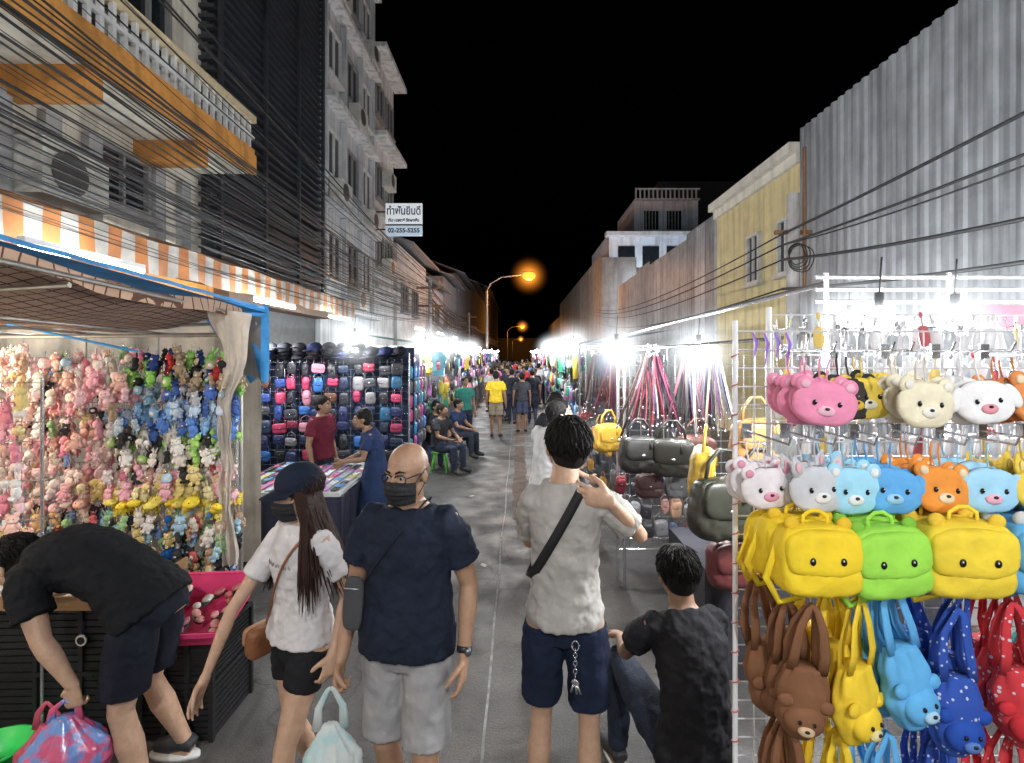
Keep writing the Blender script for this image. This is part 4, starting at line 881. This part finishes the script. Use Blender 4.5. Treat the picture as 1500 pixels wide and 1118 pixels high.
def hbag(col,kind):
    k=('hb',col,kind)
    if k in CACHE:return CACHE[k]
    m=vinyl(col);b_=MB();b_.ell((0,0,-.09),((.085,.028,.062),(.07,.03,.085),(.06,.03,.1))[kind],None,16,10,0,(.5,.5,.75)[kind])
    f=MB();f.ell((0,-.018,-.065),((.083,.016,.04),(.06,.014,.045),(.045,.02,.035))[kind],None,14,8,0,.5);f.ell((0,-.036,-.085),(.01,.004,.006),None,8,5,1)
    s=MB();s.tube([(-.07,0,-.06),(-.06,0,.03),(0,0,.07),(.06,0,.03),(.07,0,-.06)],.004,5)
    CACHE[k]=Proto('handbag',b_.mesh('bag',m,True),[('flap',f.mesh('flap',[m,steel],True)),('strap',s.mesh('strap',m,True))]);return CACHE[k]
BC=[(.02,.02,.025),(.02,.025,.08),(.03,.06,.22),(.18,.02,.04),(.40,.04,.10),(.02,.1,.2),(.2,.19,.2),(.05,.05,.06),(.12,.05,.03),(.45,.18,.24),(.03,.12,.35),(.02,.02,.03),(.02,.03,.06),(.03,.03,.04)]
grid_panel('display_rack','wire grid wall covered with rows of handbags',-4.0,-1.5,7.0,.6,2.1,.1,.003,steel)
c=MB();c.grid(lambda u,v:V(lerp(-4.1,-1.45,u),7.12+.02*math.sin(u*30),2.2-2.0*v),40,8);ob('backing_sheet',c.mesh('bk2',fabric((.02,.03,.06)),True),label='dark navy cloth hung behind the handbag wall',cat='sheet')
BG='handbags hanging on the wire wall'
for r_ in range(7):
    rc=R.choice(BC)
    for k in range(14):
        col=rc if R.random()<.25 else R.choice(BC)
        inst(hbag(col,R.choice([0,0,1,2])),'%s handbag hanging on wire wall'%cname(col),'handbag',(-3.95+.178*k+R.uniform(-.02,.02),6.93-.05*(k%2),2.0-.195*r_+R.uniform(-.025,.02)),(0,R.uniform(-.08,.08),R.uniform(-.4,.4)),R.uniform(.8,1.15),BG)
for r_ in range(6):
    for k in range(5):
        col=R.choice([(.05,.2,.6),(.5,.05,.2),(.02,.3,.5),(.1,.1,.12),(.03,.03,.15)])
        inst(hbag(col,1),'%s handbag hanging on wire wall'%cname(col),'handbag',(-1.5,7.1+.24*k,1.95-.2*r_),(0,0,rad(90)),1.05,BG)
c=MB();c.ell((0,0,0),(.09,.1,.065),None,16,8);c.ell((0,-.1,-.02),(.07,.07,.008),None,12,6)
capm={}
for k in range(36):
    col=R.choice([(.012,.012,.016),(.015,.02,.06),(.03,.03,.035),(.012,.012,.016)])
    if col not in capm: capm[col]=c.mesh('cap',fabric(col),True)
    ob('cap',capm[col],None,(-3.9+.19*(k%13)+.06*(k//13),6.85-.12*(k//13),2.10+.05*(k//13)),(R.uniform(-.2,.2),0,R.uniform(-.6,.6)),'dark baseball cap displayed above the handbags','cap','caps above the handbags')
c=MB();c.box((-2.9,4.9,.74),(-1.72,6.3,.78));
tb=ob('display_table',c.mesh('tt',mat('table_white',(.5,.5,.5),.5)),label='trestle table covered with phone cases and accessories',cat='table')
c=MB();c.grid(lambda u,v:V(lerp(-2.92,-1.70,u),4.895+.012*math.sin(u*40),.74-.68*v),30,3);c.grid(lambda u,v:V(-1.70+.012*math.sin(u*50),lerp(4.895,6.3,u),.74-.68*v),30,3);ob('table_cloth',c.mesh('tc',fabric((.03,.03,.05)),True),tb)
for x in (-2.85,-1.78):
    for y in (4.95,6.2):
        c=MB();c.tube([(x,y,0),(x,y,.74)],.02,8);ob('leg',c.mesh('leg',steel),tb)
pcm={}
for k in range(110):
    col=R.choice([(.6,.6,.6),(.03,.03,.03),(.6,.1,.2),(.1,.3,.6),(.7,.6,.2),(.4,.5,.5),(.7,.7,.7),(.5,.2,.5),(.03,.03,.03)])
    if col not in pcm:
        c=MB();c.ell((0,0,0),(.038,.076,.006),None,16,8,0,.35);c.ell((-.016,.05,.006),(.012,.014,.003),None,8,5,1);pcm[col]=c.mesh('case',[vinyl(col),black],True)
    ob('phone_case',pcm[col],None,(-2.85+.106*(k%11),5.0+.128*(k//11),.792),(0,0,R.uniform(-.1,.1)),'%s phone case laid out on the table'%cname(col),'phone case','phone cases laid on the table',scale=R.uniform(.8,1))
def stool(loc,m,label,h=.42,r=.15):
    c=MB();c.ell((0,0,h-.015),(r,r,.02),None,20,8,0,.5);o=ob('stool',c.mesh('seat',m,True),None,loc,label=label,cat='stool')
    for a in (-1,1):
        for b_ in (-1,1):
            c=MB();c.tube([(a*.08,b_*.08,h-.02),(a*(r-.01),b_*(r-.01),0)],[.018,.014],8);ob('leg',c.mesh('leg',m,True),o)
stool((.745,2.20,0),vinyl((.02,.02,.025)),'low black plastic stool under seated man',.34,.12);stool((-1.42,9.2,0),vinyl((.15,.6,.08)),'low lime green plastic stool under seated vendor',.38);stool((-1.62,9.9,0),vinyl((.1,.2,.5)),'low blue plastic stool under seated vendor',.38);stool((-1.30,10.6,0),vinyl((.1,.2,.5)),'low blue plastic stool under seated vendor',.38)
# ------------- RIGHT RACK
rk=grid_panel('display_rack','white wire grid rack hung with novelty pouches and bags',.60,1.75,1.42,.12,2.165,.05,.0022,whitew,post=.007)
c=MB()
for k in range(24): 
    z=.2+.082*k;c.tube([V(.60+.0095*math.cos(a),.0095*math.sin(a),z+a*.003) for a in [2*math.pi*i/8 for i in range(9)]],.002,5)
ob('wrapping_tape',c.mesh('wp',[vinyl((.5,.12,.1))]),rk)
grid_panel('display_rack','second white wire rack with chrome hooks behind the bags',1.0,2.9,2.05,1.2,2.26,.07,.003,whitew,post=.01)
c=MB()
for z in (2.2,2.36,2.42,2.48): c.tube([(1.45,2.5,z),(4.2,2.5,z)],.010,6)
for x in (1.5,2.1,2.8,3.5): c.tube([(x,2.5,0),(x,2.5,2.5)],.012,8)
c.tube([(1.5,2.5,2.45),(.95,4.6,2.28)],.014,8);c.tube([(1.5,2.5,2.2),(.95,4.6,2.14)],.010,8);c.tube([(.95,4.6,0),(.95,4.6,2.3)],.014,8);c.tube([(.95,8,0),(.95,8,2.3)],.014,8);c.tube([(.95,4.6,2.28),(.95,8,2.28)],.014,8)
ob('market_stall',c.mesh('sf',steel),label='tubular steel frame above the bag stall',cat='market stall')
hk=MB();hk.tube([(0,0,0),(0,-.22,0),(0,-.23,.02)],.0028,6);hk.box((-.012,-.004,-.02),(.012,.004,.02));hkm=hk.mesh('hook',steel)
for k in range(22): ob('display_hook',hkm,None,(1.02+.082*k,2.04,2.2-.1*(k%3)),label='chrome display hook on the wire rack',cat='hook',group='chrome hooks on the rack')
clear=mat('clear_packet',(.7,.72,.75),.15,.2,20,.3,15,trans=.5,spec=.8)
pcl=MB();pcl.ell((0,0,-.05),(.018,.010,.04),None,12,8,0,.6);pcl.tube([(0,0,-.01),(0,0,.02)],.002,5);pcl.ell((0,0,.03),(.008,.003,.012),None,8,5)
pclm=[pcl.mesh('packet',x,True) for x in (clear,vinyl((.7,.7,.72)),vinyl((.5,.1,.12)),vinyl((.4,.42,.45)),vinyl((.75,.55,.15)),steel)]
for r_ in range(4):
    for k in range(34):
        for q in range(2): ob('charm_packet',R.choice(pclm[:2]*3+pclm),None,(1.0+.054*k+R.uniform(-.01,.01),1.98-.09*q,2.2-.13*r_+R.uniform(-.02,.02)),(R.uniform(-.2,.2),R.uniform(-.2,.2),R.uniform(-.9,.9)),label='small shiny charm hanging on chrome hook',cat='charm',group='charms on the rear rack')
def pouch(col,ear,earc,w=.075,h=.058,facec=None,muz=None):
    k=('p',col,ear,earc,w,muz)
    if k in CACHE:return CACHE[k]
    b_=MB();b_.ell((0,0,0),(w,.016,h),None,40,20,0,.9)
    body=remesh(b_,softc(col),.0045,1,.008,.035,name='pouch')
    parts=[]
    for sx in (1,-1):
        e=MB()
        if ear=='round': e.ell((w*.68*sx,.0,h*.82),(.022,.008,.022),None,14,8);e.ell((w*.68*sx,-.007,h*.82),(.012,.004,.012),None,10,6,1)
        elif ear=='point': e.tube([(w*.55*sx,0,h*.6),(w*.68*sx,0,h*.95),(w*.8*sx,0,h*1.45)],[.024,.018,.003],10,flat=.35,up=(0,1,0));e.ell((w*.69*sx,-.007,h*.98),(.008,.003,.014),None,8,6,1)
        else: e.ell((w*.95*sx,-.002,h*.2),(.018,.008,.035),Matrix.Rotation(-.4*sx,3,'Y'),12,8)
        parts.append(('ear',e.mesh('ear',[softc(col),softc(earc)],True)))
        e=MB();e.ell((w*.38*sx,-.0165,h*.05),(.0055,.004,.007),None,10,6);e.ell((w*.38*sx+.0015,-.0203,h*.05+.003),(.0018,.001,.0018),None,6,4,1);parts.append(('eye',e.mesh('eye',[mat('bead_black',(.01,.01,.01),.2,0,1,0),whitep],True)))
    e=MB();e.ell((0,-.0155,-h*.3),(.022,.006,.014),None,12,6);e.ell((0,-.0215,-h*.2),(.006,.004,.004),None,8,5,1);parts.append(('muzzle',e.mesh('mz',[softc(muz or earc),black],True)))
    z=MB();z.tube([V(math.cos(t)*w*.95,.012,math.sin(t)*h*.95) for t in [rad(20+140*i/14) for i in range(15)]],.0022,5);parts.append(('zip',z.mesh('zip',steel)))
    z=MB();z.tube([(0,.004,h),(0,.01,h+.035),(.004,.012,h+.06)],.0025,5);parts.append(('loop',z.mesh('lp',softc(col))))
    CACHE[k]=Proto('animal_pouch',body,parts);return CACHE[k]
pinkc=(.80,.27,.42)
RA=[(.735,pinkc,'round',(.8,.45,.55),5,None),(.87,(.04,.035,.03),'round',(.7,.5,.05),2,(.6,.4,.05)),(.915,(.75,.55,.08),'round',(.7,.65,.5),2,None),(1.01,(.78,.70,.52),'round',(.78,.74,.66),4,None),(1.15,(.8,.78,.78),'flop',(.7,.3,.35),4,None),(1.285,(.7,.25,.08),'round',(.75,.6,.4),4,None),(1.42,(.75,.72,.7),'round',(.7,.3,.35),3,None),(1.56,(.5,.6,.7),'round',(.7,.7,.7),3,None)]
RB=[(.63,(.76,.70,.72),'round',(.7,.3,.4),3,None),(.735,(.55,.55,.58),'point',(.75,.45,.5),4,(.75,.72,.7)),(.83,(.35,.65,.82),'round',(.75,.75,.75),4,None),(.925,(.12,.38,.72),'flop',(.3,.55,.75),4,None),(1.04,(.78,.28,.05),'round',(.75,.6,.4),4,None),(1.16,(.35,.62,.8),'flop',(.75,.35,.5),4,(.75,.4,.5)),(1.28,(.78,.55,.08),'point',(.8,.6,.2),4,None),(1.40,(.75,.55,.1),'round',(.7,.6,.3),3,None),(1.52,(.7,.2,.3),'round',(.7,.6,.3),3,None)]
for rowi,(row,z) in enumerate(((RA,1.985),(RB,1.765))):
    for x,col,ear,ec,n,mz in row:
        ob('display_hook',hkm,None,(x,1.415,z+.125),label='chrome display hook on the wire rack',cat='hook',group='chrome hooks on the rack')
        for q in range(n):
            inst(pouch(col,ear,ec,muz=mz),'%s plush animal-face pouch hanging on chrome hook'%cname(col),'pouch',(x+R.uniform(-.008,.008),1.385-.04*q,z+R.uniform(-.010,.008)),(R.uniform(-.14,.06),R.uniform(-.12,.12),R.uniform(-.2,.2)),(R.uniform(.9,1.0),1,R.uniform(.9,1.02)),'animal-face pouches on the white rack')
def boxbag(col,accent,deco):
    k=('bb',col,deco)
    if k in CACHE:return CACHE[k]
    m=softc(col);b_=MB();b_.ell((0,0,0),(.095,.042,.082),None,30,20,0,.45)
    me=remesh(b_,m,.006,2,.014,.05,name='boxbag')
    parts=[]
    f=MB();f.ell((0,-.030,.022),(.088,.020,.052),None,28,18,0,.5);parts.append(('flap',remesh(f,m,.005,2,.008,.04,name='flap')))
    z=MB();z.tube([V(math.cos(t)*.085,-.036-.006*abs(math.sin(t)),.022-.05*abs(math.sin(t))**.6) for t in [rad(180*i/24) for i in range(25)]],.0016,5);parts.append(('stitching',z.mesh('z',softc([q*.6 for q in col]))))
    h=MB();h.tube([(-.03,0,.075),(-.028,0,.1),(-.01,0,.112),(.01,0,.112),(.028,0,.1),(.03,0,.075)],.005,8,flat=.5,up=(0,1,0));parts.append(('handle',h.mesh('h',m,True)))
    for sx in (1,-1):
        h=MB();h.ell((.062*sx,-.01,.084),(.018,.010,.017),None,12,8)
        parts.append(('ear',h.mesh('ear',softc(accent),True)))
        e=MB();e.ell((.035*sx,-.0515,.008),(.007,.004,.009),None,12,8);e.ell((.035*sx-.002,-.0550,.011),(.002,.001,.0024),None,6,4,1);parts.append(('eye',e.mesh('e',[mat('bead_black',(.01,.01,.01),.2,0,1,0),whitep],True)))
    s=MB();s.tube([(-.09,0,.04),(-.115,.01,-.05),(-.08,.02,-.11),(-.02,.03,-.1)],.009,6,flat=.3,up=(0,1,0));parts.append(('shoulder_strap',s.mesh('st',m,True)))
    CACHE[k]=Proto('box_bag',me,parts);return CACHE[k]
for x,col,ac_,deco,n in ((.70,(.82,.58,.03),(.7,.45,.03),'round',3),(.86,(.33,.68,.08),(.2,.45,.05),'horn',3),(1.05,(.82,.60,.05),(.75,.5,.05),'round',3),(1.25,(.12,.4,.72),(.6,.6,.6),'round',3),(1.43,(.6,.08,.1),(.5,.05,.05),'round',2)):
    for q in range(n): inst(boxbag(col,ac_,deco),'%s soft square shoulder bag with small ears hanging on rack'%cname(col),'bag',(x+.004*q+R.uniform(-.006,.006),1.36-.07*q,1.61+R.uniform(-.01,.01)),(R.uniform(-.1,.06),R.uniform(-.08,.08),R.uniform(-.14,.14)),1.0 if x<.9 else 1.08,'square bags on the white rack')
def bucket(col,col2,dots=False):
    k=('bk',col)
    if k in CACHE:return CACHE[k]
    m=softc(col)
    if dots:
        m=bpy.data.materials.new('dotted_cloth');m.use_nodes=True;N=m.node_tree.nodes;L=m.node_tree.links;tc=N.new('ShaderNodeTexCoord');vo=N.new('ShaderNodeTexVoronoi');vo.inputs['Scale'].default_value=60;r=N.new('ShaderNodeValToRGB');r.color_ramp.interpolation='CONSTANT';r.color_ramp.elements[0].color=(.5,.53,.6,1);r.color_ramp.elements[1].position=.22;r.color_ramp.elements[1].color=(*col,1)
        L.new(tc.outputs['Object'],vo.inputs['Vector']);L.new(vo.outputs['Distance'],r.inputs[0]);L.new(r.outputs[0],N['Principled BSDF'].inputs['Base Color']);N['Principled BSDF'].inputs['Roughness'].default_value=.85
    b_=MB();rs=[]
    for i in range(29):
        v=i/28;a=.062*(.35+.65*math.sin(min(1,v*2.2+.12)*math.pi/2))*(1-.35*max(0,v-.7)/.3)
        rs.append([V(math.cos(t)*a*(1+.09*math.sin(9*t+v*3)*v*v+.16*noise.noise(V(math.cos(t)*2,math.sin(t)*2,v*4+col[0]*9))),math.sin(t)*a*.6*(1+.14*math.sin(7*t+v*3)*v*v),-.10+.18*v) for t in [2*math.pi*j/44 for j in range(44)]])
    b_.rings(rs);parts=[]
    for sx in (1,-1):
        w_=R.uniform(-.012,.012)
        h=MB();h.tube([(-.035,.012*sx,.07),(-.034+w_,.018*sx,.12),(-.026+w_,.012*sx,.18),(-.010,.01*sx,.222),(0,.004*sx,.235),(.010,.01*sx,.222),(.024+w_,.014*sx,.18),(.032+w_,.02*sx,.12),(.035,.012*sx,.07)],[.013,.012,.010,.009,.008,.009,.011,.012,.013],8,flat=.3,up=(0,1,0));parts.append(('handle',h.mesh('h',m,True)))
        e=MB();e.ell((.045*sx,-.028,.0),(.019,.009,.017),None,12,8);parts.append(('ear',e.mesh('e',softc(col),True)))
        e=MB();e.ell((.016*sx,-.0515,-.035),(.0045,.004,.0055),None,8,6);parts.append(('eye',e.mesh('e',mat('bead_black',(.01,.01,.01),.2,0,1,0),True)))
    e=MB();e.ell((0,-.028,-.042),(.046,.024,.04),None,20,14);e.ell((0,-.050,-.055),(.02,.009,.013),None,12,8,1);e.ell((0,-.059,-.05),(.006,.003,.004),None,8,5,2);parts.append(('face_patch',e.mesh('fp',[softc(col),softc(col2),black],True)))
    CACHE[k]=Proto('bucket_bag',b_.mesh('bucket',m,True),parts);return CACHE[k]
for x,col,c2,dots in ((.68,(.20,.09,.045),(.6,.42,.26),0),(.80,(.82,.56,.04),(.7,.6,.3),0),(.93,(.12,.40,.72),(.4,.6,.75),0),(1.08,(.02,.07,.36),(.1,.2,.5),1),(1.22,(.55,.03,.04),(.7,.5,.5),1),(1.4,(.05,.3,.3),(.5,.6,.6),0)):
    for q in range(3): inst(bucket(col,c2,bool(dots)),'%s soft bucket bag with long handles hanging on rack'%cname(col),'bag',(x+R.uniform(-.02,.02),1.37-.06*q,1.27+R.uniform(-.04,.04)),(R.uniform(-.12,.12),R.uniform(-.18,.18),R.uniform(-.45,.45)),R.uniform(.95,1.1),'bucket bags on the white rack')
    for q in range(2): inst(bucket(col,c2,bool(dots)),'%s soft bucket bag with long handles hanging on rack'%cname(col),'bag',(x+R.uniform(-.012,.012),1.37-.07*q,.92+R.uniform(-.02,.02)),(0,R.uniform(-.1,.1),R.uniform(-.25,.25)),1.0,'bucket bags on the white rack')
c=MB()
for k in range(4): x=.64+.03*k;c.tube([(x,1.40,2.16),(x+.006,1.39,2.13),(x-.004,1.385,2.09-.02*(k%2))],[.003,.005,.001],6,flat=.3)
ob('ribbon',c.mesh('rb',vinyl((.22,.08,.5))),label='purple ribbons tied to the rack top rail',cat='ribbon')
# ------------- RIGHT STALL 2
SC=[(.012,.012,.012),(.18,.15,.12),(.10,.012,.02),(.10,.03,.05),(.08,.04,.02),(.2,.2,.2),(.03,.03,.035),(.12,.012,.035),(.04,.04,.07),(.012,.012,.012),(.05,.02,.06),(.22,.04,.05),(.03,.02,.015)]
stm={}
def strapm(col):
    if col not in stm:
        c=MB();c.grid(lambda u,v:V((u-.5)*.013,.012*math.sin(v*6),-.85*v),2,14);c.grid(lambda u,v:V((u-.5)*.011+.011,.012+.012*math.sin(v*5+1),-.82*v),2,14);c.box((-.010,-.008,-.0),(.012,.014,.03),1);c.box((-.009,.0,-.88),(.010,.008,-.85),1);stm[col]=c.mesh('strap',[fabric(col),steel],True)
    return stm[col]
for ax,ay,n,w0 in ((1.16,4.45,44,.36),(1.44,4.4,26,.2),(1.66,4.45,26,.26),(1.0,5.4,26,.28),(.98,6.4,18,.28)):
    for k in range(n):
        col=R.choice(SC);a=lerp(-w0,w0,(k+R.uniform(.0,1))/n)
        ob('belt_strap',strapm(col),None,(ax+.14*math.sin(a),ay+R.uniform(-.07,.07),2.13+R.uniform(-.05,.05)),(R.uniform(-.25,.15),-a,R.uniform(-.9,.9)),'long %s bag strap fanning from the stall rail'%cname(col),'strap','straps hanging from the stall rail',scale=R.uniform(.62,.88))
def bigbag(col):
    k=('big',col)
    if k in CACHE:return CACHE[k]
    m=vinyl(col);b_=MB();b_.ell((0,0,-.16),(.15,.06,.13),None,26,16,0,.5);f=MB();f.ell((0,-.045,-.12),(.13,.025,.08),None,20,12,0,.5);f.ell((0,-.07,-.16),(.018,.006,.01),None,8,5,1)
    h=MB();h.tube([(-.09,0,-.05),(-.08,0,.03),(-.03,0,.09),(.03,0,.09),(.08,0,.03),(.09,0,-.05)],.009,8)
    t=MB();t.tube([(.05,-.06,-.04),(.055,-.075,-.12)],[.004,.01],6)
    CACHE[k]=Proto('large_handbag',remesh(b_,m,.009,2,.02,.07,name='bag'),[('front_pocket',f.mesh('f',[m,steel],True)),('handle',h.mesh('h',m,True)),('tassel',t.mesh('t',m,True))]);return CACHE[k]
for x,y,z,col,sc_,rz in ((.82,4.7,1.5,(.5,.3,.04),1.0,.6),(1.0,4.25,1.46,(.022,.02,.018),1.15,.2),(1.26,4.2,1.45,(.03,.028,.022),1.2,-.2),(1.50,4.3,1.46,(.10,.04,.03),1.15,.1),(1.14,3.15,1.56,(.5,.32,.04),1.15,1.2),(1.20,3.0,1.42,(.035,.035,.025),1.35,.3),(1.44,3.05,1.42,(.02,.02,.02),1.3,.1),(.84,5.3,1.4,(.4,.2,.05),.9,.9),(.84,5.9,1.4,(.1,.1,.1),.9,1.1),(.86,6.6,1.4,(.3,.05,.05),.9,1.1),(1.1,4.35,1.12,(.06,.03,.03),.8,0),(1.36,4.35,1.12,(.12,.12,.12),.8,.2),(1.28,3.1,1.02,(.12,.03,.03),1.1,.2),(1.46,3.15,1.74,(.3,.16,.05),1.1,.2)):
    inst(bigbag(col),'large %s leather handbag hanging at the stall front'%cname(col),'handbag',(x,y,z),(R.uniform(-.1,.1),R.uniform(-.12,.12),rz),sc_,'large handbags at the stall front')
grid_panel('display_rack','wire rack of small purses under the large handbags',.92,2.3,4.75,.3,2.1,.1,.003,steel)
for r_ in range(3):
    for k in range(10):
        col=R.choice([(.5,.12,.16),(.45,.24,.22),(.2,.03,.04),(.06,.08,.14),(.25,.25,.26),(.5,.3,.2),(.04,.04,.05),(.04,.04,.05)])
        inst(hbag(col,R.choice([1,2])),'small %s purse hanging low on the stall rack'%cname(col),'purse',(.9+.12*k+R.uniform(-.03,.03),4.55-.06*(r_%2)+R.uniform(-.03,.03),1.0-.19*r_+R.uniform(-.04,.04)),(0,R.uniform(-.15,.15),R.uniform(-.5,.5)),R.uniform(.65,.95),'small purses low on the stall')
for k in range(20):
    col=R.choice([(.6,.1,.15),(.6,.3,.05),(.4,.4,.42),(.05,.05,.06)])
    inst(hbag(col,k%2),'small %s purse hanging low on the stall rack'%cname(col),'purse',(.93,4.85+.16*k,1.2-.22*(k%3)),(0,0,rad(-80)),.9,'small purses low on the stall')
c=MB();c.box((1.2,3.3,0),(2.8,4.1,.72));ob('display_table',c.mesh('t2',fabric((.05,.05,.06))),label='cloth-covered table behind the seated man',cat='table')
# ------------- far stalls
frm=MB()
for x in (0,1.4):
    for y in (0,2.8): frm.tube([(x,y,0),(x,y,2.25)],.02,6)
for y in (0,2.8): frm.tube([(0,y,2.25),(1.4,y,2.25)],.016,6)
for z in (2.25,1.95,1.3): frm.tube([(0,0,z),(0,2.8,z)],.014,6)
FR=frm.mesh('frame',steel)
TBL=MB();TBL.box((.05,.1,.02),(1.2,2.7,.78))
CANM=[]
for cc in ((.5,.5,.52),(.1,.2,.45),(.45,.12,.1),(.55,.55,.5),(.12,.35,.3)):
    c=MB();c.grid(lambda u,v:V(lerp(-.15,1.6,u),lerp(-.05,2.85,v),2.30+.25*u-.04*math.sin(v*math.pi)*math.sin(u*math.pi)),8,8);CANM.append(c.mesh('can',mat('canvas%.2f%.2f'%cc[:2],cc,.8,.3,3,.2,20,trans=.35),True))
TM=TBL.mesh('table',fabric((.12,.12,.14)))
tee={}
def teem(col):
    if col not in tee:
        c=MB();pts=[(-.2,-.62),(.2,-.62),(.2,-.2),(.3,-.26),(.36,-.16),(.16,0),(.06,.0),(0,-.04),(-.06,0),(-.16,0),(-.36,-.16),(-.3,-.26),(-.2,-.2)]
        vs=[V(x,.012*math.sin(x*20+z*9)-.012,z) for x,z in pts]+[V(x,.012*math.sin(x*20+z*9)+.012,z) for x,z in pts];n=len(pts)
        c.add(vs,[tuple(range(n)),tuple(range(2*n-1,n-1,-1))]+[(i,i+n,(i+1)%n+n,(i+1)%n) for i in range(n)]);tee[col]=c.mesh('tee',fabric(col))
    return tee[col]
GC=[(.6,.6,.6),(.5,.05,.08),(.05,.15,.45),(.6,.45,.05),(.05,.35,.2),(.03,.03,.03),(.6,.2,.35),(.15,.4,.5),(.03,.03,.04),(.3,.1,.3),(.65,.65,.66),(.02,.02,.03)]
far_items=[]
def farstall(x,y,side,i):
    o=ob('market_stall',None,None,(x,y,0),label='market stall with steel frame, canopy and hanging goods',cat='market stall',group='market stalls along the street')
    if side<0:o.scale=(-1,1,1)
    ob('frame',FR,o);ob('canopy',CANM[(i*3+side)%5],o);ob('counter',TM,o)
    for k in range(9):
        for z in (2.15,1.25,1.6):
            col=R.choice(GC);yy=y+.15+.31*k+R.uniform(-.06,.06);zz=z+R.uniform(-.07,.05)
            if (i+k)%3==0 or z<2:
                p=hbag(col,k%3);lc=(x-side*R.uniform(.02,.12),yy,zz-.1);rt=(0,0,rad(90)+R.uniform(-.5,.5));s_=R.uniform(1.1,1.7)
                if i<1: inst(p,'%s bag hanging at the front of a stall'%cname(col),'bag',lc,rt,s_,'goods hanging from far stalls')
                else:
                    far_items.append((p.root,TM_(lc,rt,s_)));far_items.append((p.parts[1][1],TM_(lc,rt,s_)))
            else: ob('hanging_shirt',teem(col),None,(x-side*R.uniform(.02,.1),yy,zz),(0,0,rad(90)+R.uniform(-.5,.5)),'%s t-shirt hanging at the front of a stall'%cname(col),'shirt','goods hanging from far stalls',scale=R.uniform(.55,.8))
    for k in range(3):
        col=R.choice(GC);ob('hanging_shirt',teem(col),None,(x+side*(.3+.42*k),y-.03,2.12),(0,0,R.uniform(-.1,.1)),'%s t-shirt hanging at the end of a stall'%cname(col),'shirt','goods hanging from far stalls',scale=.62)
for i in range(11):
    y=8.6+3.1*i if i else 8.75
    farstall(-1.75,y+ .4,-1,i)
    farstall(1.15,y,1,i)
    bulb(-1.62,y+.1,2.27+R.uniform(-.06,.1),125,bloom=.62 if i<4 else 0);bulb(1.0,y+.6,2.27+R.uniform(-.06,.1),125,bloom=.62 if i<4 else 0)
bake('far_hanging_goods',far_items,'mass of bags and goods hanging from the distant stalls','goods')
bulb(-2.1,6.55,2.3,130,bloom=.55);bulb(-3.2,6.3,2.36,80);bulb(-3.75,3.0,2.2,55,(1,.84,.64),True);bulb(-3.3,1.6,2.2,45,(1,.86,.68),True)
bulb(.84,4.4,2.14,70,bloom=.5);bulb(1.44,4.1,2.12,80,bloom=.5);bulb(2.0,2.35,2.24,130,bloom=.42);bulb(1.62,2.3,2.24,70,bloom=.28);bulb(2.9,4.5,2.4,150,bloom=.6);bulb(2.3,2.1,2.3,60,bloom=.4)
# stall lamps beside the camera; the pair further back is added, unseen fill light
bulb(1.7,-.3,2.7,48);bulb(-1.7,-.2,2.7,30);bulb(-1.4,-4,3.4,170);bulb(1.6,-4,3.4,210)
bulb(.8,-5,6.8,1300);bulb(8.2,30.2,5.6,900)  # added unseen lamps: one brightens both facades, one the white building
c=MB();c.box((2.6,2.9,2.25),(3.2,2.92,2.38));ob('banner',c.mesh('bn',vinyl((.5,.06,.10))),label='small red banner tied to the stall frame',cat='banner')
cd=bpy.data.cameras.new('Camera');cam=bpy.data.objects.new('Camera',cd);COL.objects.link(cam);cam.location=(0,0,2.1);cam.rotation_euler=(rad(90),0,0)
cd.sensor_width=36;cd.lens=18;cd.shift_x=-10/1500;cd.shift_y=-39/1500;cd.clip_end=2000;cd.clip_start=.05;sc.camera=cam
sc.view_settings.view_transform='Standard'
